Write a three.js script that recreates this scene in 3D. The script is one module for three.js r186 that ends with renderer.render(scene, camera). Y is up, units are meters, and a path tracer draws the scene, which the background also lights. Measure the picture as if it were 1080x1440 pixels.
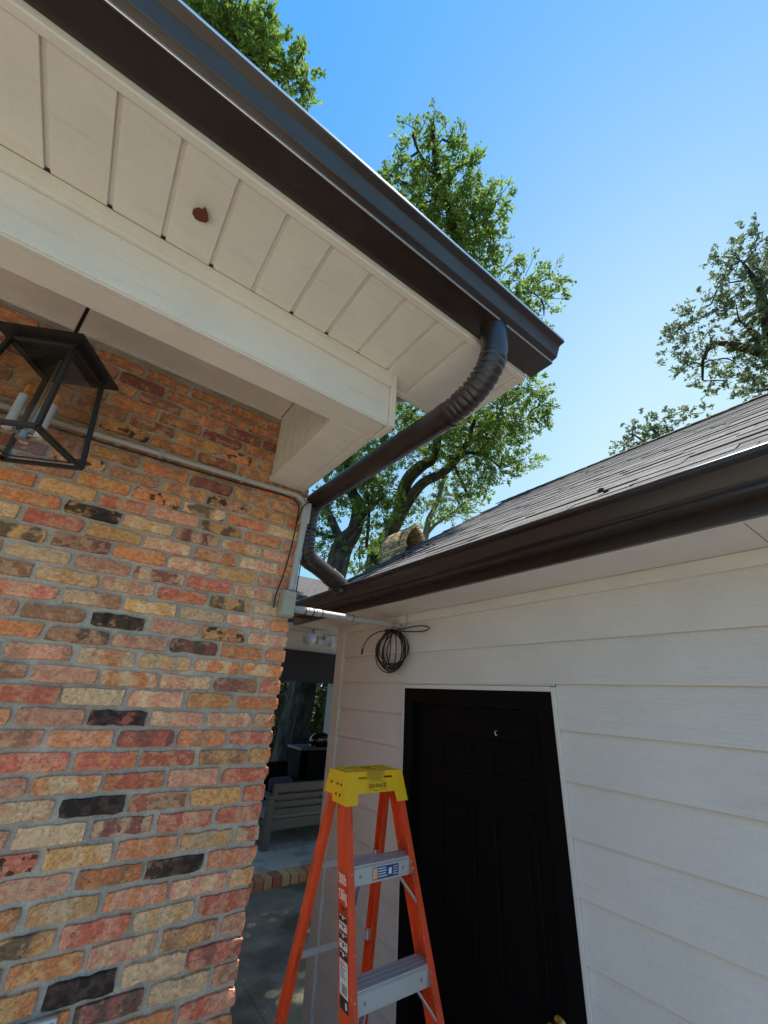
import * as THREE from 'three';
import { mergeGeometries, toCreasedNormals } from 'three/addons/utils/BufferGeometryUtils.js';
import { RoundedBoxGeometry } from 'three/addons/geometries/RoundedBoxGeometry.js';

// ---------------------------------------------------------------- camera, sky, sun, exposure
const scene = new THREE.Scene();
const camera = new THREE.PerspectiveCamera(103.5235, 3 / 4, 0.03, 900);
camera.rotation.order = 'YXZ';
camera.position.set(0, 2.02, 0);
camera.rotation.set(0.430102, -0.609967, 0.056276);
camera.updateMatrixWorld(true);
const renderer = new THREE.WebGLRenderer({ antialias: true });
renderer.setSize(768, 1024);
renderer.toneMapping = THREE.LinearToneMapping;
renderer.toneMappingExposure = 2.8;
renderer.shadowMap.enabled = true;
const SUN = new THREE.Vector3(0.237, 0.97, -0.012).normalize();
const sun = new THREE.DirectionalLight(new THREE.Color(1.0, 0.92, 0.80), 5.0);
sun.position.copy(SUN).multiplyScalar(40); sun.castShadow = true;
sun.shadow.mapSize.set(4096, 4096);
Object.assign(sun.shadow.camera, { left: -25, right: 25, top: 25, bottom: -25, near: 1, far: 110 });
scene.add(sun); scene.add(sun.target);

// ---------------------------------------------------------------- helpers
let seed_ = 12345;
const rnd = () => { seed_ |= 0; seed_ = seed_ + 0x6D2B79F5 | 0; let t = Math.imul(seed_ ^ seed_ >>> 15, 1 | seed_); t = t + Math.imul(t ^ t >>> 7, 61 | t) ^ t; return ((t ^ t >>> 14) >>> 0) / 4294967296; };
const rr = (a, b) => a + (b - a) * rnd();
const V = (x, y, z) => new THREE.Vector3(x, y, z);
const clamp = (x, a = 0, b = 1) => Math.min(b, Math.max(a, x));
const sstep = (a, b, x) => { const t = clamp((x - a) / (b - a)); return t * t * (3 - 2 * t); };
const mix = (a, b, t) => a + (b - a) * t;
const hash = (x, y, s) => { let h = Math.imul(x, 374761393) + Math.imul(y, 668265263) + Math.imul(s, 1442695041) | 0; h = Math.imul(h ^ h >>> 13, 1274126177); return ((h ^ h >>> 16) >>> 0) / 4294967296; };
function vn(x, y, s = 0, px = 0, py = 0) {                       // value noise, periodic if px/py given
  let xi = Math.floor(x), yi = Math.floor(y); const fx = x - xi, fy = y - yi;
  const u = fx * fx * (3 - 2 * fx), w = fy * fy * (3 - 2 * fy);
  let x1 = xi + 1, y1 = yi + 1;
  if (px) { xi = ((xi % px) + px) % px; x1 = ((x1 % px) + px) % px; }
  if (py) { yi = ((yi % py) + py) % py; y1 = ((y1 % py) + py) % py; }
  return mix(mix(hash(xi, yi, s), hash(x1, yi, s), u), mix(hash(xi, y1, s), hash(x1, y1, s), u), w);
}
function fbm(x, y, s, oct, px = 0, py = 0) { let a = 0.5, r = 0, n = 0; for (let i = 0; i < oct; i++) { r += a * vn(x, y, s + i * 17, px, py); n += a; a *= 0.5; x *= 2; y *= 2; px *= 2; py *= 2; } return r / n; }
{ // clear spring sky: deep blue overhead, paler towards the horizon and round the sun
  const W = 512, H = 256, d = new Float32Array(W * H * 4), v = new THREE.Vector3();
  for (let j = 0; j < H; j++) for (let i = 0; i < W; i++) {
    const el = ((j + 0.5) / H - 0.5) * Math.PI, az = ((i + 0.5) / W - 0.5) * 2 * Math.PI;
    v.set(Math.cos(el) * Math.cos(az), Math.sin(el), Math.cos(el) * Math.sin(az));
    const c = Math.max(-1, Math.min(1, v.dot(SUN))), y = Math.max(0, v.y);
    const hz = Math.pow(1 - y, 1.5);                              // 0 overhead, 1 at the horizon
    const g = 0.16 * Math.pow(Math.max(0, 0.5 + 0.5 * c), 6);     // brightening towards the sun
    const veil = 0.55 * Math.pow(Math.max(0, (0.86 * v.x + 0.46 * v.y - 0.2 * v.z)), 5) * (0.8 + 0.4 * fbm(v.x * 2.2 + 7 + v.y, v.z * 2.2 + 5 - v.y * 1.5, 5, 3));   // thin high haze on one side of the sky
    const k = Math.min(1.2, 0.72 * hz + g + veil);
    const k4 = (j * W + i) * 4;
    const lo = Math.pow(1 - y, 7);                                // whitish haze low down
    const e = 1 / 2.8;
    d[k4] = (0.03 + 0.58 * k + 0.22 * veil + 0.14 * lo) * e; d[k4 + 1] = (0.355 + 0.66 * k + 0.05 * lo) * e; d[k4 + 2] = (1.0 + 0.08 * k - 0.10 * lo) * e; d[k4 + 3] = 1;
    if (v.y < -0.02) { d[k4] = 0.20; d[k4 + 1] = 0.20; d[k4 + 2] = 0.18; }
  }
  const sky = new THREE.DataTexture(d, W, H, THREE.RGBAFormat, THREE.FloatType);
  sky.mapping = THREE.EquirectangularReflectionMapping; sky.magFilter = THREE.LinearFilter; sky.minFilter = THREE.LinearFilter; sky.needsUpdate = true;
  scene.background = sky; scene.environment = sky;
}
// textures: fn(u, v) -> [r, g, b] in 0..255 (colour) or a number (data)
function tex(w, h, fn, srgb = true, rep = true) {
  const d = new Uint8Array(w * h * 4);
  for (let j = 0; j < h; j++) for (let i = 0; i < w; i++) {
    const c = fn((i + 0.5) / w, (j + 0.5) / h), k = (j * w + i) * 4;
    if (typeof c === 'number') { d[k] = d[k + 1] = d[k + 2] = clamp(c * 255, 0, 255); } else { d[k] = clamp(c[0], 0, 255); d[k + 1] = clamp(c[1], 0, 255); d[k + 2] = clamp(c[2], 0, 255); }
    d[k + 3] = 255;
  }
  const t = new THREE.DataTexture(d, w, h); t.magFilter = THREE.LinearFilter; t.minFilter = THREE.LinearMipmapLinearFilter; t.generateMipmaps = true;
  if (rep) t.wrapS = t.wrapT = THREE.RepeatWrapping;
  if (srgb) t.colorSpace = THREE.SRGBColorSpace;
  t.needsUpdate = true; return t;
}
const scaled = (t, sx, sy = sx) => { const c = t.clone(); c.repeat.set(sx, sy); c.needsUpdate = true; return c; };
const std = (o) => new THREE.MeshStandardMaterial({ roughness: 0.7, metalness: 0, ...o });
const phys = (o) => new THREE.MeshPhysicalMaterial({ roughness: 0.7, metalness: 0, ...o });
const lin = (r, g, b) => new THREE.Color().setRGB(r, g, b);
const srgb = (r, g, b) => new THREE.Color().setRGB(r / 255, g / 255, b / 255, THREE.SRGBColorSpace);
// uv in metres from the dominant axis of each face
function uvM(g, rot = false, ox = 0, oy = 0) {
  const n = g.index ? g.toNonIndexed() : g; const p = n.attributes.position, uv = new Float32Array(p.count * 2);
  const a = V(), b = V(), c = V(), e = V();
  for (let i = 0; i < p.count; i += 3) {
    a.fromBufferAttribute(p, i); b.fromBufferAttribute(p, i + 1); c.fromBufferAttribute(p, i + 2);
    e.copy(b).sub(a).cross(c.clone().sub(a)); const ax = Math.abs(e.x), ay = Math.abs(e.y), az = Math.abs(e.z);
    [a, b, c].forEach((q, k) => {
      let u, w; if (ax >= ay && ax >= az) { u = q.z; w = q.y; } else if (ay >= az) { u = q.x; w = q.z; } else { u = q.x; w = q.y; }
      uv[(i + k) * 2] = (rot ? w : u) + ox; uv[(i + k) * 2 + 1] = (rot ? u : w) + oy;
    });
  }
  n.setAttribute('uv', new THREE.BufferAttribute(uv, 2)); return n;
}
function bx(x0, x1, y0, y1, z0, z1, r = 0.003, rot = false, ox = 0, oy = 0) {   // box with softened edges, uv in metres
  const w = x1 - x0, h = y1 - y0, d = z1 - z0; r = Math.min(r, w * 0.45, h * 0.45, d * 0.45);
  const g = r > 0 ? new RoundedBoxGeometry(w, h, d, 1, r) : new THREE.BoxGeometry(w, h, d);
  g.translate((x0 + x1) / 2, (y0 + y1) / 2, (z0 + z1) / 2);
  return uvM(g, rot, ox, oy);
}
const clean = (g) => { const n = g.index ? g.toNonIndexed() : g; for (const k of Object.keys(n.attributes)) if (!['position', 'normal', 'uv'].includes(k)) n.deleteAttribute(k); if (!n.attributes.normal) n.computeVertexNormals(); if (!n.attributes.uv) n.setAttribute('uv', new THREE.BufferAttribute(new Float32Array(n.attributes.position.count * 2), 2)); return n; };
const merge = (gs) => Array.isArray(gs) ? (gs.length === 1 ? gs[0] : mergeGeometries(gs.map(clean))) : gs;
function part(name, gs, m, parent, label) {
  const o = new THREE.Mesh(merge(gs), m); o.name = name; o.castShadow = o.receiveShadow = true; parent.add(o);
  if (label) o.userData.label = label; return o;
}
const used = {};
const numbered = (n) => { const k = used[n] = (used[n] ?? -1) + 1; return k ? `${n}_${String(k).padStart(3, '0')}` : n; };
function thing(name, label, category, pos = [0, 0, 0], turn = 0, group) {
  const o = new THREE.Group(); o.name = numbered(name); o.position.set(...pos); o.rotation.y = turn;
  o.userData = { label, category }; if (group) o.userData.group = group; scene.add(o); return o;
}
function solo(name, gs, m, label, category, group) { const o = part(numbered(name), gs, m, scene); o.userData = { label, category }; if (group) o.userData.group = group; return o; }
function struct(name, gs, m) { const o = part(name, gs, m, scene); o.userData = { kind: 'structure' }; return o; }
const stuff = (o) => { o.userData.kind = 'stuff'; return o; };
// extrude a closed 2D outline (array of [a, b]) along an axis; map(a, b, t) -> [x, y, z]
function prism(pts, t0, t1, map) {
  const pos = [], n = pts.length, tri = THREE.ShapeUtils.triangulateShape(pts.map(p => new THREE.Vector2(...p)), []);
  const P = (i, t) => map(pts[i % n][0], pts[i % n][1], t);
  for (let i = 0; i < n; i++) { const a = P(i, t0), b = P(i + 1, t0), c = P(i + 1, t1), d = P(i, t1); pos.push(...a, ...b, ...c, ...a, ...c, ...d); }
  for (const [a, b, c] of tri) { pos.push(...P(a, t0), ...P(c, t0), ...P(b, t0), ...P(a, t1), ...P(b, t1), ...P(c, t1)); }
  const g = new THREE.BufferGeometry(); g.setAttribute('position', new THREE.Float32BufferAttribute(pos, 3));
  g.computeVertexNormals(); return uvM(g);
}
// sweep of a ring along a curve; rf(u, phi) -> radius
function sweep(curve, N, M, rf, caps = true) {
  const fr = curve.computeFrenetFrames(N, false), pos = [], uv = [], idx = []; const L = curve.getLength();
  for (let i = 0; i <= N; i++) {
    const c = curve.getPointAt(i / N), a = fr.normals[i], b = fr.binormals[i];
    for (let k = 0; k <= M; k++) { const f = k / M * 2 * Math.PI, r = rf(i / N, f); pos.push(c.x + r * (Math.cos(f) * a.x + Math.sin(f) * b.x), c.y + r * (Math.cos(f) * a.y + Math.sin(f) * b.y), c.z + r * (Math.cos(f) * a.z + Math.sin(f) * b.z)); uv.push(k / M, i / N * L); }
  }
  for (let i = 0; i < N; i++) for (let k = 0; k < M; k++) { const a = i * (M + 1) + k, b = a + M + 1; idx.push(a, a + 1, b, b, a + 1, b + 1); }
  if (caps) for (const i of [0, N]) { const c = curve.getPointAt(i / N), q = pos.length / 3; pos.push(c.x, c.y, c.z); uv.push(0.5, 0); for (let k = 0; k < M; k++) { const a = i * (M + 1) + k; i ? idx.push(a, a + 1, q) : idx.push(a + 1, a, q); } }
  const g = new THREE.BufferGeometry(); g.setAttribute('position', new THREE.Float32BufferAttribute(pos, 3)); g.setAttribute('uv', new THREE.Float32BufferAttribute(uv, 2)); g.setIndex(idx); g.computeVertexNormals(); return g.toNonIndexed();
}
const CR = (pts, t = 0.5) => new THREE.CatmullRomCurve3(pts.map(p => Array.isArray(p) ? V(...p) : p), false, 'catmullrom', t);
const tube = (pts, r, N = 24, M = 8) => sweep(CR(pts), N, M, () => r);
function rod(a, b, r, M = 8) { const A = V(...a), B = V(...b), L = A.distanceTo(B); const g = new THREE.CylinderGeometry(r, r, L, M); g.applyQuaternion(new THREE.Quaternion().setFromUnitVectors(V(0, 1, 0), B.clone().sub(A).normalize())); g.translate((A.x + B.x) / 2, (A.y + B.y) / 2, (A.z + B.z) / 2); return g.toNonIndexed(); }
function bar(a, b, w, t, side = [1, 0, 0]) {                      // rectangular bar from a to b; w along side, t across
  const A = V(...a), B = V(...b), d = B.clone().sub(A), L = d.length(); d.normalize();
  const s = V(...side); s.addScaledVector(d, -s.dot(d)).normalize(); const n = s.clone().cross(d);
  const g = new RoundedBoxGeometry(w, L, t, 1, Math.min(0.002, t * 0.3)); const m = new THREE.Matrix4().makeBasis(s, d, n); m.setPosition((A.x + B.x) / 2, (A.y + B.y) / 2, (A.z + B.z) / 2); g.applyMatrix4(m); return uvM(g);
}
// photo pixel (1080 x 1440) -> point at a given distance along its ray
const FPX = 567.3627;
const pix = (x, y, r) => V((x - 540) / FPX, -(y - 720) / FPX, -1).normalize().multiplyScalar(r).applyQuaternion(camera.quaternion).add(camera.position);
// ---------------------------------------------------------------- materials
const T = {};
T.grainBump = tex(512, 512, (u, v) => { const w = fbm(u * 4, v * 64, 3, 3, 4, 64), k = vn(u * 8, v * 160, 9, 8, 160); return 0.5 + 0.35 * (w - 0.5) + 0.25 * (k - 0.5) + 0.3 * Math.pow(Math.abs(Math.sin((v * 10 + 0.6 * fbm(u * 3, v * 6, 21, 2, 3, 6)) * 6.283 * 2)), 12) * (fbm(u * 3, v * 5, 31, 2, 3, 5) > 0.55 ? 1 : 0); }, false);
const paintCol = (r, g, b, s, dirt) => tex(512, 512, (u, v) => {
  const n = fbm(u * 6, v * 6, s, 4, 6, 6) - 0.5, f = vn(u * 200, v * 200, s + 5, 200, 200) - 0.5;
  const sp = vn(u * 90, v * 90, s + 77, 90, 90) > 0.988 ? dirt * 3.4 * vn(u * 30, v * 30, s + 78, 30, 30) : 0, st = Math.max(0, fbm(u * 5, v * 40, s + 8, 3, 5, 40) - 0.62) * dirt * 1.2;
  const m = 1 + n * 0.07 + f * 0.025; return [(r - sp * 0.7 - st) * m, (g - sp * 0.8 - st * 1.05) * m, (b - sp - st * 1.15) * m];
});
T.white = paintCol(228, 221, 211, 11, 24);
T.siding = paintCol(214, 210, 208, 51, 14);
T.fine = tex(256, 256, (u, v) => 0.5 + 0.5 * (fbm(u * 32, v * 32, 4, 3, 32, 32) - 0.5), false);
T.concrete = tex(1024, 1024, (u, v) => {
  const a = fbm(u * 5, v * 5, 61, 5, 5, 5), b = fbm(u * 24, v * 24, 71, 3, 24, 24), c = vn(u * 400, v * 400, 5, 400, 400), st = sstep(0.52, 0.72, fbm(u * 7, v * 7, 91, 4, 7, 7));
  const k = 131 + (a - 0.5) * 56 + (b - 0.5) * 34 + (c - 0.5) * 22 - st * 40; return [k * 1.05, k, k * 0.92];
});
T.roof = tex(512, 512, (u, v) => { const a = vn(u * 256, v * 256, 5, 256, 256), b = fbm(u * 12, v * 12, 8, 4, 12, 12); const k = 72 + (a - 0.5) * 60 + (b - 0.5) * 40; return [k * 0.96, k * 0.98, k * 1.04]; });
T.roofBump = tex(512, 512, (u, v) => vn(u * 220, v * 220, 5, 220, 220), false);
T.bark = tex(256, 512, (u, v) => { const a = fbm(u * 8 + 0.4 * vn(u * 4, v * 4, 3, 4, 4), v * 6, 13, 4, 8, 6), r = Math.abs(vn(u * 14, v * 5, 17, 14, 5) - 0.5) * 2; const k = 70 + (a - 0.5) * 90 + (r - 0.4) * 36; return [k * 1.08, k * 0.97, k * 0.86]; });
T.barkBump = tex(256, 512, (u, v) => 0.5 * Math.abs(vn(u * 14, v * 5, 17, 14, 5) - 0.5) * 2 + 0.5 * fbm(u * 16, v * 10, 13, 3, 16, 10), false);
const M = {};
M.white = std({ map: scaled(T.white, 0.9), bumpMap: scaled(T.grainBump, 1.4, 1.4), bumpScale: 0.0012, roughness: 0.55 });
M.whitePlain = std({ map: scaled(T.white, 1.3), bumpMap: scaled(T.fine, 3), bumpScale: 0.0008, roughness: 0.6 });
M.siding = std({ map: scaled(T.siding, 0.7), bumpMap: scaled(T.grainBump, 0.9, 1.6), bumpScale: 0.002, roughness: 0.62 });
M.sidingPlain = std({ map: scaled(T.siding, 1.1), bumpMap: scaled(T.fine, 3), bumpScale: 0.0006, roughness: 0.62 });
T.gutterRough = tex(256, 256, (u, v) => 0.5 + 0.5 * (fbm(u * 6, v * 14, 33, 4, 6, 14) - 0.5), false);
M.brown = phys({ color: srgb(44, 34, 32), metalness: 0.1, roughness: 0.8, roughnessMap: scaled(T.gutterRough, 2), clearcoat: 0.6, clearcoatRoughness: 0.24 });
M.concrete = std({ map: scaled(T.concrete, 0.28), bumpMap: scaled(T.fine, 2), bumpScale: 0.002, roughness: 0.9 });
M.roof = std({ map: scaled(T.roof, 1.4), bumpMap: scaled(T.roofBump, 1.4), bumpScale: 0.003, roughness: 0.95 });
M.roofs = [[0.80, 0.79, 0.80], [1.1, 1.09, 1.07], [0.58, 0.57, 0.58], [0.95, 0.92, 0.89]].map(c => { const m = M.roof.clone(); m.color.setRGB(...c); return m; });
M.black = phys({ color: lin(0.003, 0.003, 0.0035), roughness: 0.6, specularIntensity: 0.22, bumpMap: scaled(T.grainBump, 1), bumpScale: 0.0004 });
M.blackMetal = phys({ color: lin(0.012, 0.012, 0.013), roughness: 0.45, clearcoat: 0.2, clearcoatRoughness: 0.4 });
M.cable = std({ color: lin(0.012, 0.011, 0.011), roughness: 0.55 });
M.bark = std({ map: scaled(T.bark, 2, 0.5), bumpMap: scaled(T.barkBump, 2, 0.5), bumpScale: 0.03, roughness: 0.95 });

M.paleMetal = std({ color: lin(0.78, 0.79, 0.82), metalness: 0.9, roughness: 0.42 });   // pale metal for screws and for strips imitating the gutter edge glints
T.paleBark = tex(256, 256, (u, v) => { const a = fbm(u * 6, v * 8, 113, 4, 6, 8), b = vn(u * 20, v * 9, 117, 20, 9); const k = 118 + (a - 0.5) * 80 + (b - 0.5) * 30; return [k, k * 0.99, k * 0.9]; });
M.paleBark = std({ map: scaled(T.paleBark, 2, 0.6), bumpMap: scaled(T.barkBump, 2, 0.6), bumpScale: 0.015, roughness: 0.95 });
// ---------------------------------------------------------------- ground
{
  const g = new THREE.PlaneGeometry(700, 700, 1, 1); g.rotateX(-Math.PI / 2); g.translate(0, -0.12, 0);
  T.grass = tex(512, 512, (u, v) => { const a = fbm(u * 10, v * 10, 2, 4, 10, 10), b = vn(u * 180, v * 180, 6, 180, 180); return [70 + 50 * (a - 0.5) + 40 * (b - 0.5), 82 + 46 * (a - 0.5) + 40 * (b - 0.5), 46 + 24 * (a - 0.5) + 20 * (b - 0.5)]; });
  struct('ground', uvM(g), std({ map: scaled(T.grass, 0.5), roughness: 1 }));
  struct('driveway', bx(-9, 1.74, -0.13, 0, -5.46, 9, 0.004), M.concrete);
  struct('side_yard', bx(1.744, 9, -0.13, -0.004, -5.46, -3.002, 0.004), M.concrete);
}
// ---------------------------------------------------------------- brick house (porch side)
const house = thing('brick_house', 'brick house with white porch beam, white soffit and dark brown gutter', 'house');
const CH = 0.07035, BL = 0.2, JT = 0.0132, BH = 0.0565, XC = 0.852, ZB = -2.0;
const wall = part('brick_wall', [bx(-3.6, XC - 0.010, 0, 3.6, -2.30, ZB - 0.015, 0), bx(XC - 0.24, XC - 0.011, 0, 3.6, -7.4, -2.301, 0)],
  std({ map: tex(512, 512, (u, v) => { const a = fbm(u * 12, v * 12, 41, 4, 12, 12), b = vn(u * 220, v * 220, 7, 220, 220); const k = 184 + (a - 0.5) * 50 + (b - 0.5) * 30; return [k, k * 0.95, k * 0.875]; }), bumpMap: tex(256, 256, (u, v) => fbm(u * 40, v * 40, 42, 3, 40, 40), false), bumpScale: 0.004, roughness: 0.95 }), house);
// salvaged brick colours by course from the corner leftwards; topmost browned as porch shade
const PAL = { o: [228, 142, 92], r: [216, 118, 92], p: [228, 158, 126], t: [236, 192, 148], y: [228, 166, 106], b: [184, 130, 98], d: [92, 69, 60], m: [160, 98, 84], g: [202, 164, 126] };
const COURSES = {
  '-16': 'b bm yb b ob m', '-15': 'bm b by bo m b', '-14': 'by b mb bo b yb', '-13': 'b bo m by ob b', '-12': 'yb b ob yb bm b', '-11': 'b by bm ob yb b', '-10': 'by ob b yb bm yb', '-9': 'bo by mb ob by b', '-8': 'o yb bp by b py', '-7': 't ro td o yo b', '-6': 'p o yd p rp y', '-5': 'p to mx ty dy o', '-4': 'o tp op pt y rp', '-3': 'p y pt o mb yd', '-2': 'p xo r mx p t', '-1': 't yd ro pt yt b',  // topmost courses turned brown to paint in the shade under the porch
  0: 'o xt t yt bt pr', 1: 'xt oy p dy b p', 2: 'o o md px bd o', 3: 'ox ot gy to pb r', 4: 'ro bm x ox p bp', 5: 'o yo pt t rp p', 6: 'ox xr xt dr p o', 7: 'pr ob rm op bp r', 8: 'yo by r ro rp p', 9: 'r p ro to pr t',
  10: 'r y br d tp p', 11: 'pr rp mt t pr o', 12: 'tr gy op yt r p', 13: 'po db ob p o r', 14: 'yt pt po ty ob p', 15: 'rp ty rp yd o t', 16: 'p by px oy p r', 17: 'mr t d yo pr t', 18: 'bp t md o p y', 19: 'rp o pr t y p', 20: 'o p t rb o y', 21: 'p t o y r b',
};
const POOL = ['o', 'p', 'pt', 'ro', 't', 'yt', 'o', 'pr', 'y', 'op', 'b', 'rp', 'by', 'xo', 'r', 'm', 'to', 'o', 'x', 'p'];
const AW = 2048, AC = 11, AR = 32, CW = 186, CHT = 64;
const colA = new Uint8Array(AW * AW * 4), bmpA = new Uint8Array(AW * AW * 4);
function paintBrick(cell, code) {
  const cx = (cell % AC) * CW, cy = Math.floor(cell / AC) * CHT, s = cell * 13 + 7;
  const x = code.includes('x'), c1 = PAL[code.replace('x', 'p')[0]] ?? PAL.p, c2r = x ? PAL.t : code[1] === 'd' ? [104, 84, 68] : (PAL[code[1]] ?? PAL[code[0]]), c2 = c1.map((q, n) => mix(q, c2r[n], 0.8)), two = x || code.length > 1;
  const dark = code[0] === 'd', smear = rnd() < 0.6 ? rr(0.5, 0.6) : 0.66, band = rr(0.8, 2.6), bandO = rnd() * 9, soot = rnd() < 0.05, tone = rr(0.9, 1.08);
  for (let j = 0; j < CHT; j++) for (let i = 0; i < CW; i++) {
    const u = i / CW * 3.5, v = j / CHT, k = ((cy + j) * AW + cx + i) * 4;
    const big = fbm(u * 1.6 + 3, v * 2 + 5, s, 4), mid = fbm(u * 6, v * 7, s + 3, 3), fine = vn(u * 34, v * 34, s + 5), pit = vn(u * 17, v * 17, s + 9);
    const bandn = 0.5 + 0.5 * Math.sin(u * band * 1.8 + bandO + (big - 0.5) * 5);                    // kiln flash bands across the brick
    let t = two ? sstep(0.38, 0.72, 0.55 * bandn + 0.6 * big - 0.06) : 0.35 * sstep(0.4, 0.75, big) * bandn;
    const d2 = two ? c2 : [c1[0] * 0.82 + 28, c1[1] * 0.82 + 30, c1[2] * 0.82 + 26];
    let r = mix(c1[0], d2[0], t), g = mix(c1[1], d2[1], t), b = mix(c1[2], d2[2], t);
    let f = tone * (0.79 + 0.37 * mid + 0.12 * (fine - 0.5)); r *= f; g *= f; b *= f;
    const lime = sstep(smear, smear + 0.05, fbm(u * 2.4 + 9, v * 3.2, s + 21, 4)) * (dark ? 0.15 : 0.55) * (0.55 + 0.45 * fine);   // old lime and mortar smears
    r = mix(r, 230, lime); g = mix(g, 190, lime); b = mix(b, 146, lime);
    const ch = (soot || dark) ? sstep(dark ? 0.4 : 0.58, dark ? 0.6 : 0.7, fbm(u * 2.2, v * 2.6 + 4, s + 31, 4)) * (dark ? 0.7 : 0.7) : 0;
    r = mix(r, 40, ch); g = mix(g, 34, ch); b = mix(b, 32, ch);
    if (pit > 0.86) { const q = (pit - 0.86) * 4; r *= 1 - q; g *= 1 - q; b *= 1 - q; }
    colA[k] = clamp(r, 0, 255); colA[k + 1] = clamp(g, 0, 255); colA[k + 2] = clamp(b, 0, 255); colA[k + 3] = 255;
    const h = clamp(0.25 + 0.4 * mid + 0.12 * fine + 0.25 * fbm(u * 2, v * 2, s + 40, 2) - Math.max(0, pit - 0.84) * 3); bmpA[k] = bmpA[k + 1] = bmpA[k + 2] = h * 255; bmpA[k + 3] = 255;
  }
}
const atlas = (d, c) => { const t = new THREE.DataTexture(d, AW, AW); t.magFilter = THREE.LinearFilter; t.minFilter = THREE.LinearFilter; if (c) t.colorSpace = THREE.SRGBColorSpace; t.needsUpdate = true; return t; };
function brickGeo(x0, x1, y0, y1, cell, zf) {                      // worn brick: uneven outline, dished face, rounded arrises
  const NX = 7, NY = 2, pos = [], uv = [], w = x1 - x0, h = y1 - y0, s = cell * 31 + 11, cx = (cell % AC) * CW, cy = Math.floor(cell / AC) * CHT;
  const frac = w / BL;
  const pt = (i, j, lay) => {
    const u = i / NX, v = j / NY; let x = x0 + w * u, y = y0 + h * v;
    const ed = (i === 0 || i === NX ? 1 : 0), ej = (j === 0 || j === NY ? 1 : 0);
    if (ed) x += (u ? -1 : 1) * 0.008 * Math.pow(hash(i, j, s), 2) ; if (ej) y += (v ? -1 : 1) * 0.0062 * Math.pow(hash(i, j, s + 1), 2.2);
    if (ed && ej) { x += (u ? -1 : 1) * 0.004 * hash(i, j, s + 5); y += (v ? -1 : 1) * 0.004 * hash(j, i, s + 6); }
    let z = zf + (hash(i, j, s + 2) - 0.5) * 0.0035;
    if (ed || ej) z -= 0.0035;
    if (lay === 1) { x += ed * (u ? 1 : -1) * 0.0022; y += ej * (v ? 1 : -1) * 0.0022; z -= 0.020; }
    return [x, y, z, (cx + 3 + (CW - 6) * u * Math.min(1, frac)) / AW, (cy + 3 + (CHT - 6) * v) / AW];
  };
  const tri = (...ps) => ps.forEach(p => { pos.push(p[0], p[1], p[2]); uv.push(p[3], p[4]); });
  const quad = (a, b, c, d) => { tri(a, b, c); tri(a, c, d); };
  for (let i = 0; i < NX; i++) for (let j = 0; j < NY; j++) quad(pt(i, j, 0), pt(i + 1, j, 0), pt(i + 1, j + 1, 0), pt(i, j + 1, 0));
  for (let i = 0; i < NX; i++) { quad(pt(i, 0, 1), pt(i + 1, 0, 1), pt(i + 1, 0, 0), pt(i, 0, 0)); quad(pt(i, NY, 0), pt(i + 1, NY, 0), pt(i + 1, NY, 1), pt(i, NY, 1)); }
  for (let j = 0; j < NY; j++) { quad(pt(0, j, 1), pt(0, j, 0), pt(0, j + 1, 0), pt(0, j + 1, 1)); quad(pt(NX, j, 0), pt(NX, j, 1), pt(NX, j + 1, 1), pt(NX, j + 1, 0)); }
  let g = new THREE.BufferGeometry(); g.setAttribute('position', new THREE.Float32BufferAttribute(pos, 3)); g.setAttribute('uv', new THREE.Float32BufferAttribute(uv, 2));
  g.computeVertexNormals(); return toCreasedNormals(g, 0.6);
}
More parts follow.
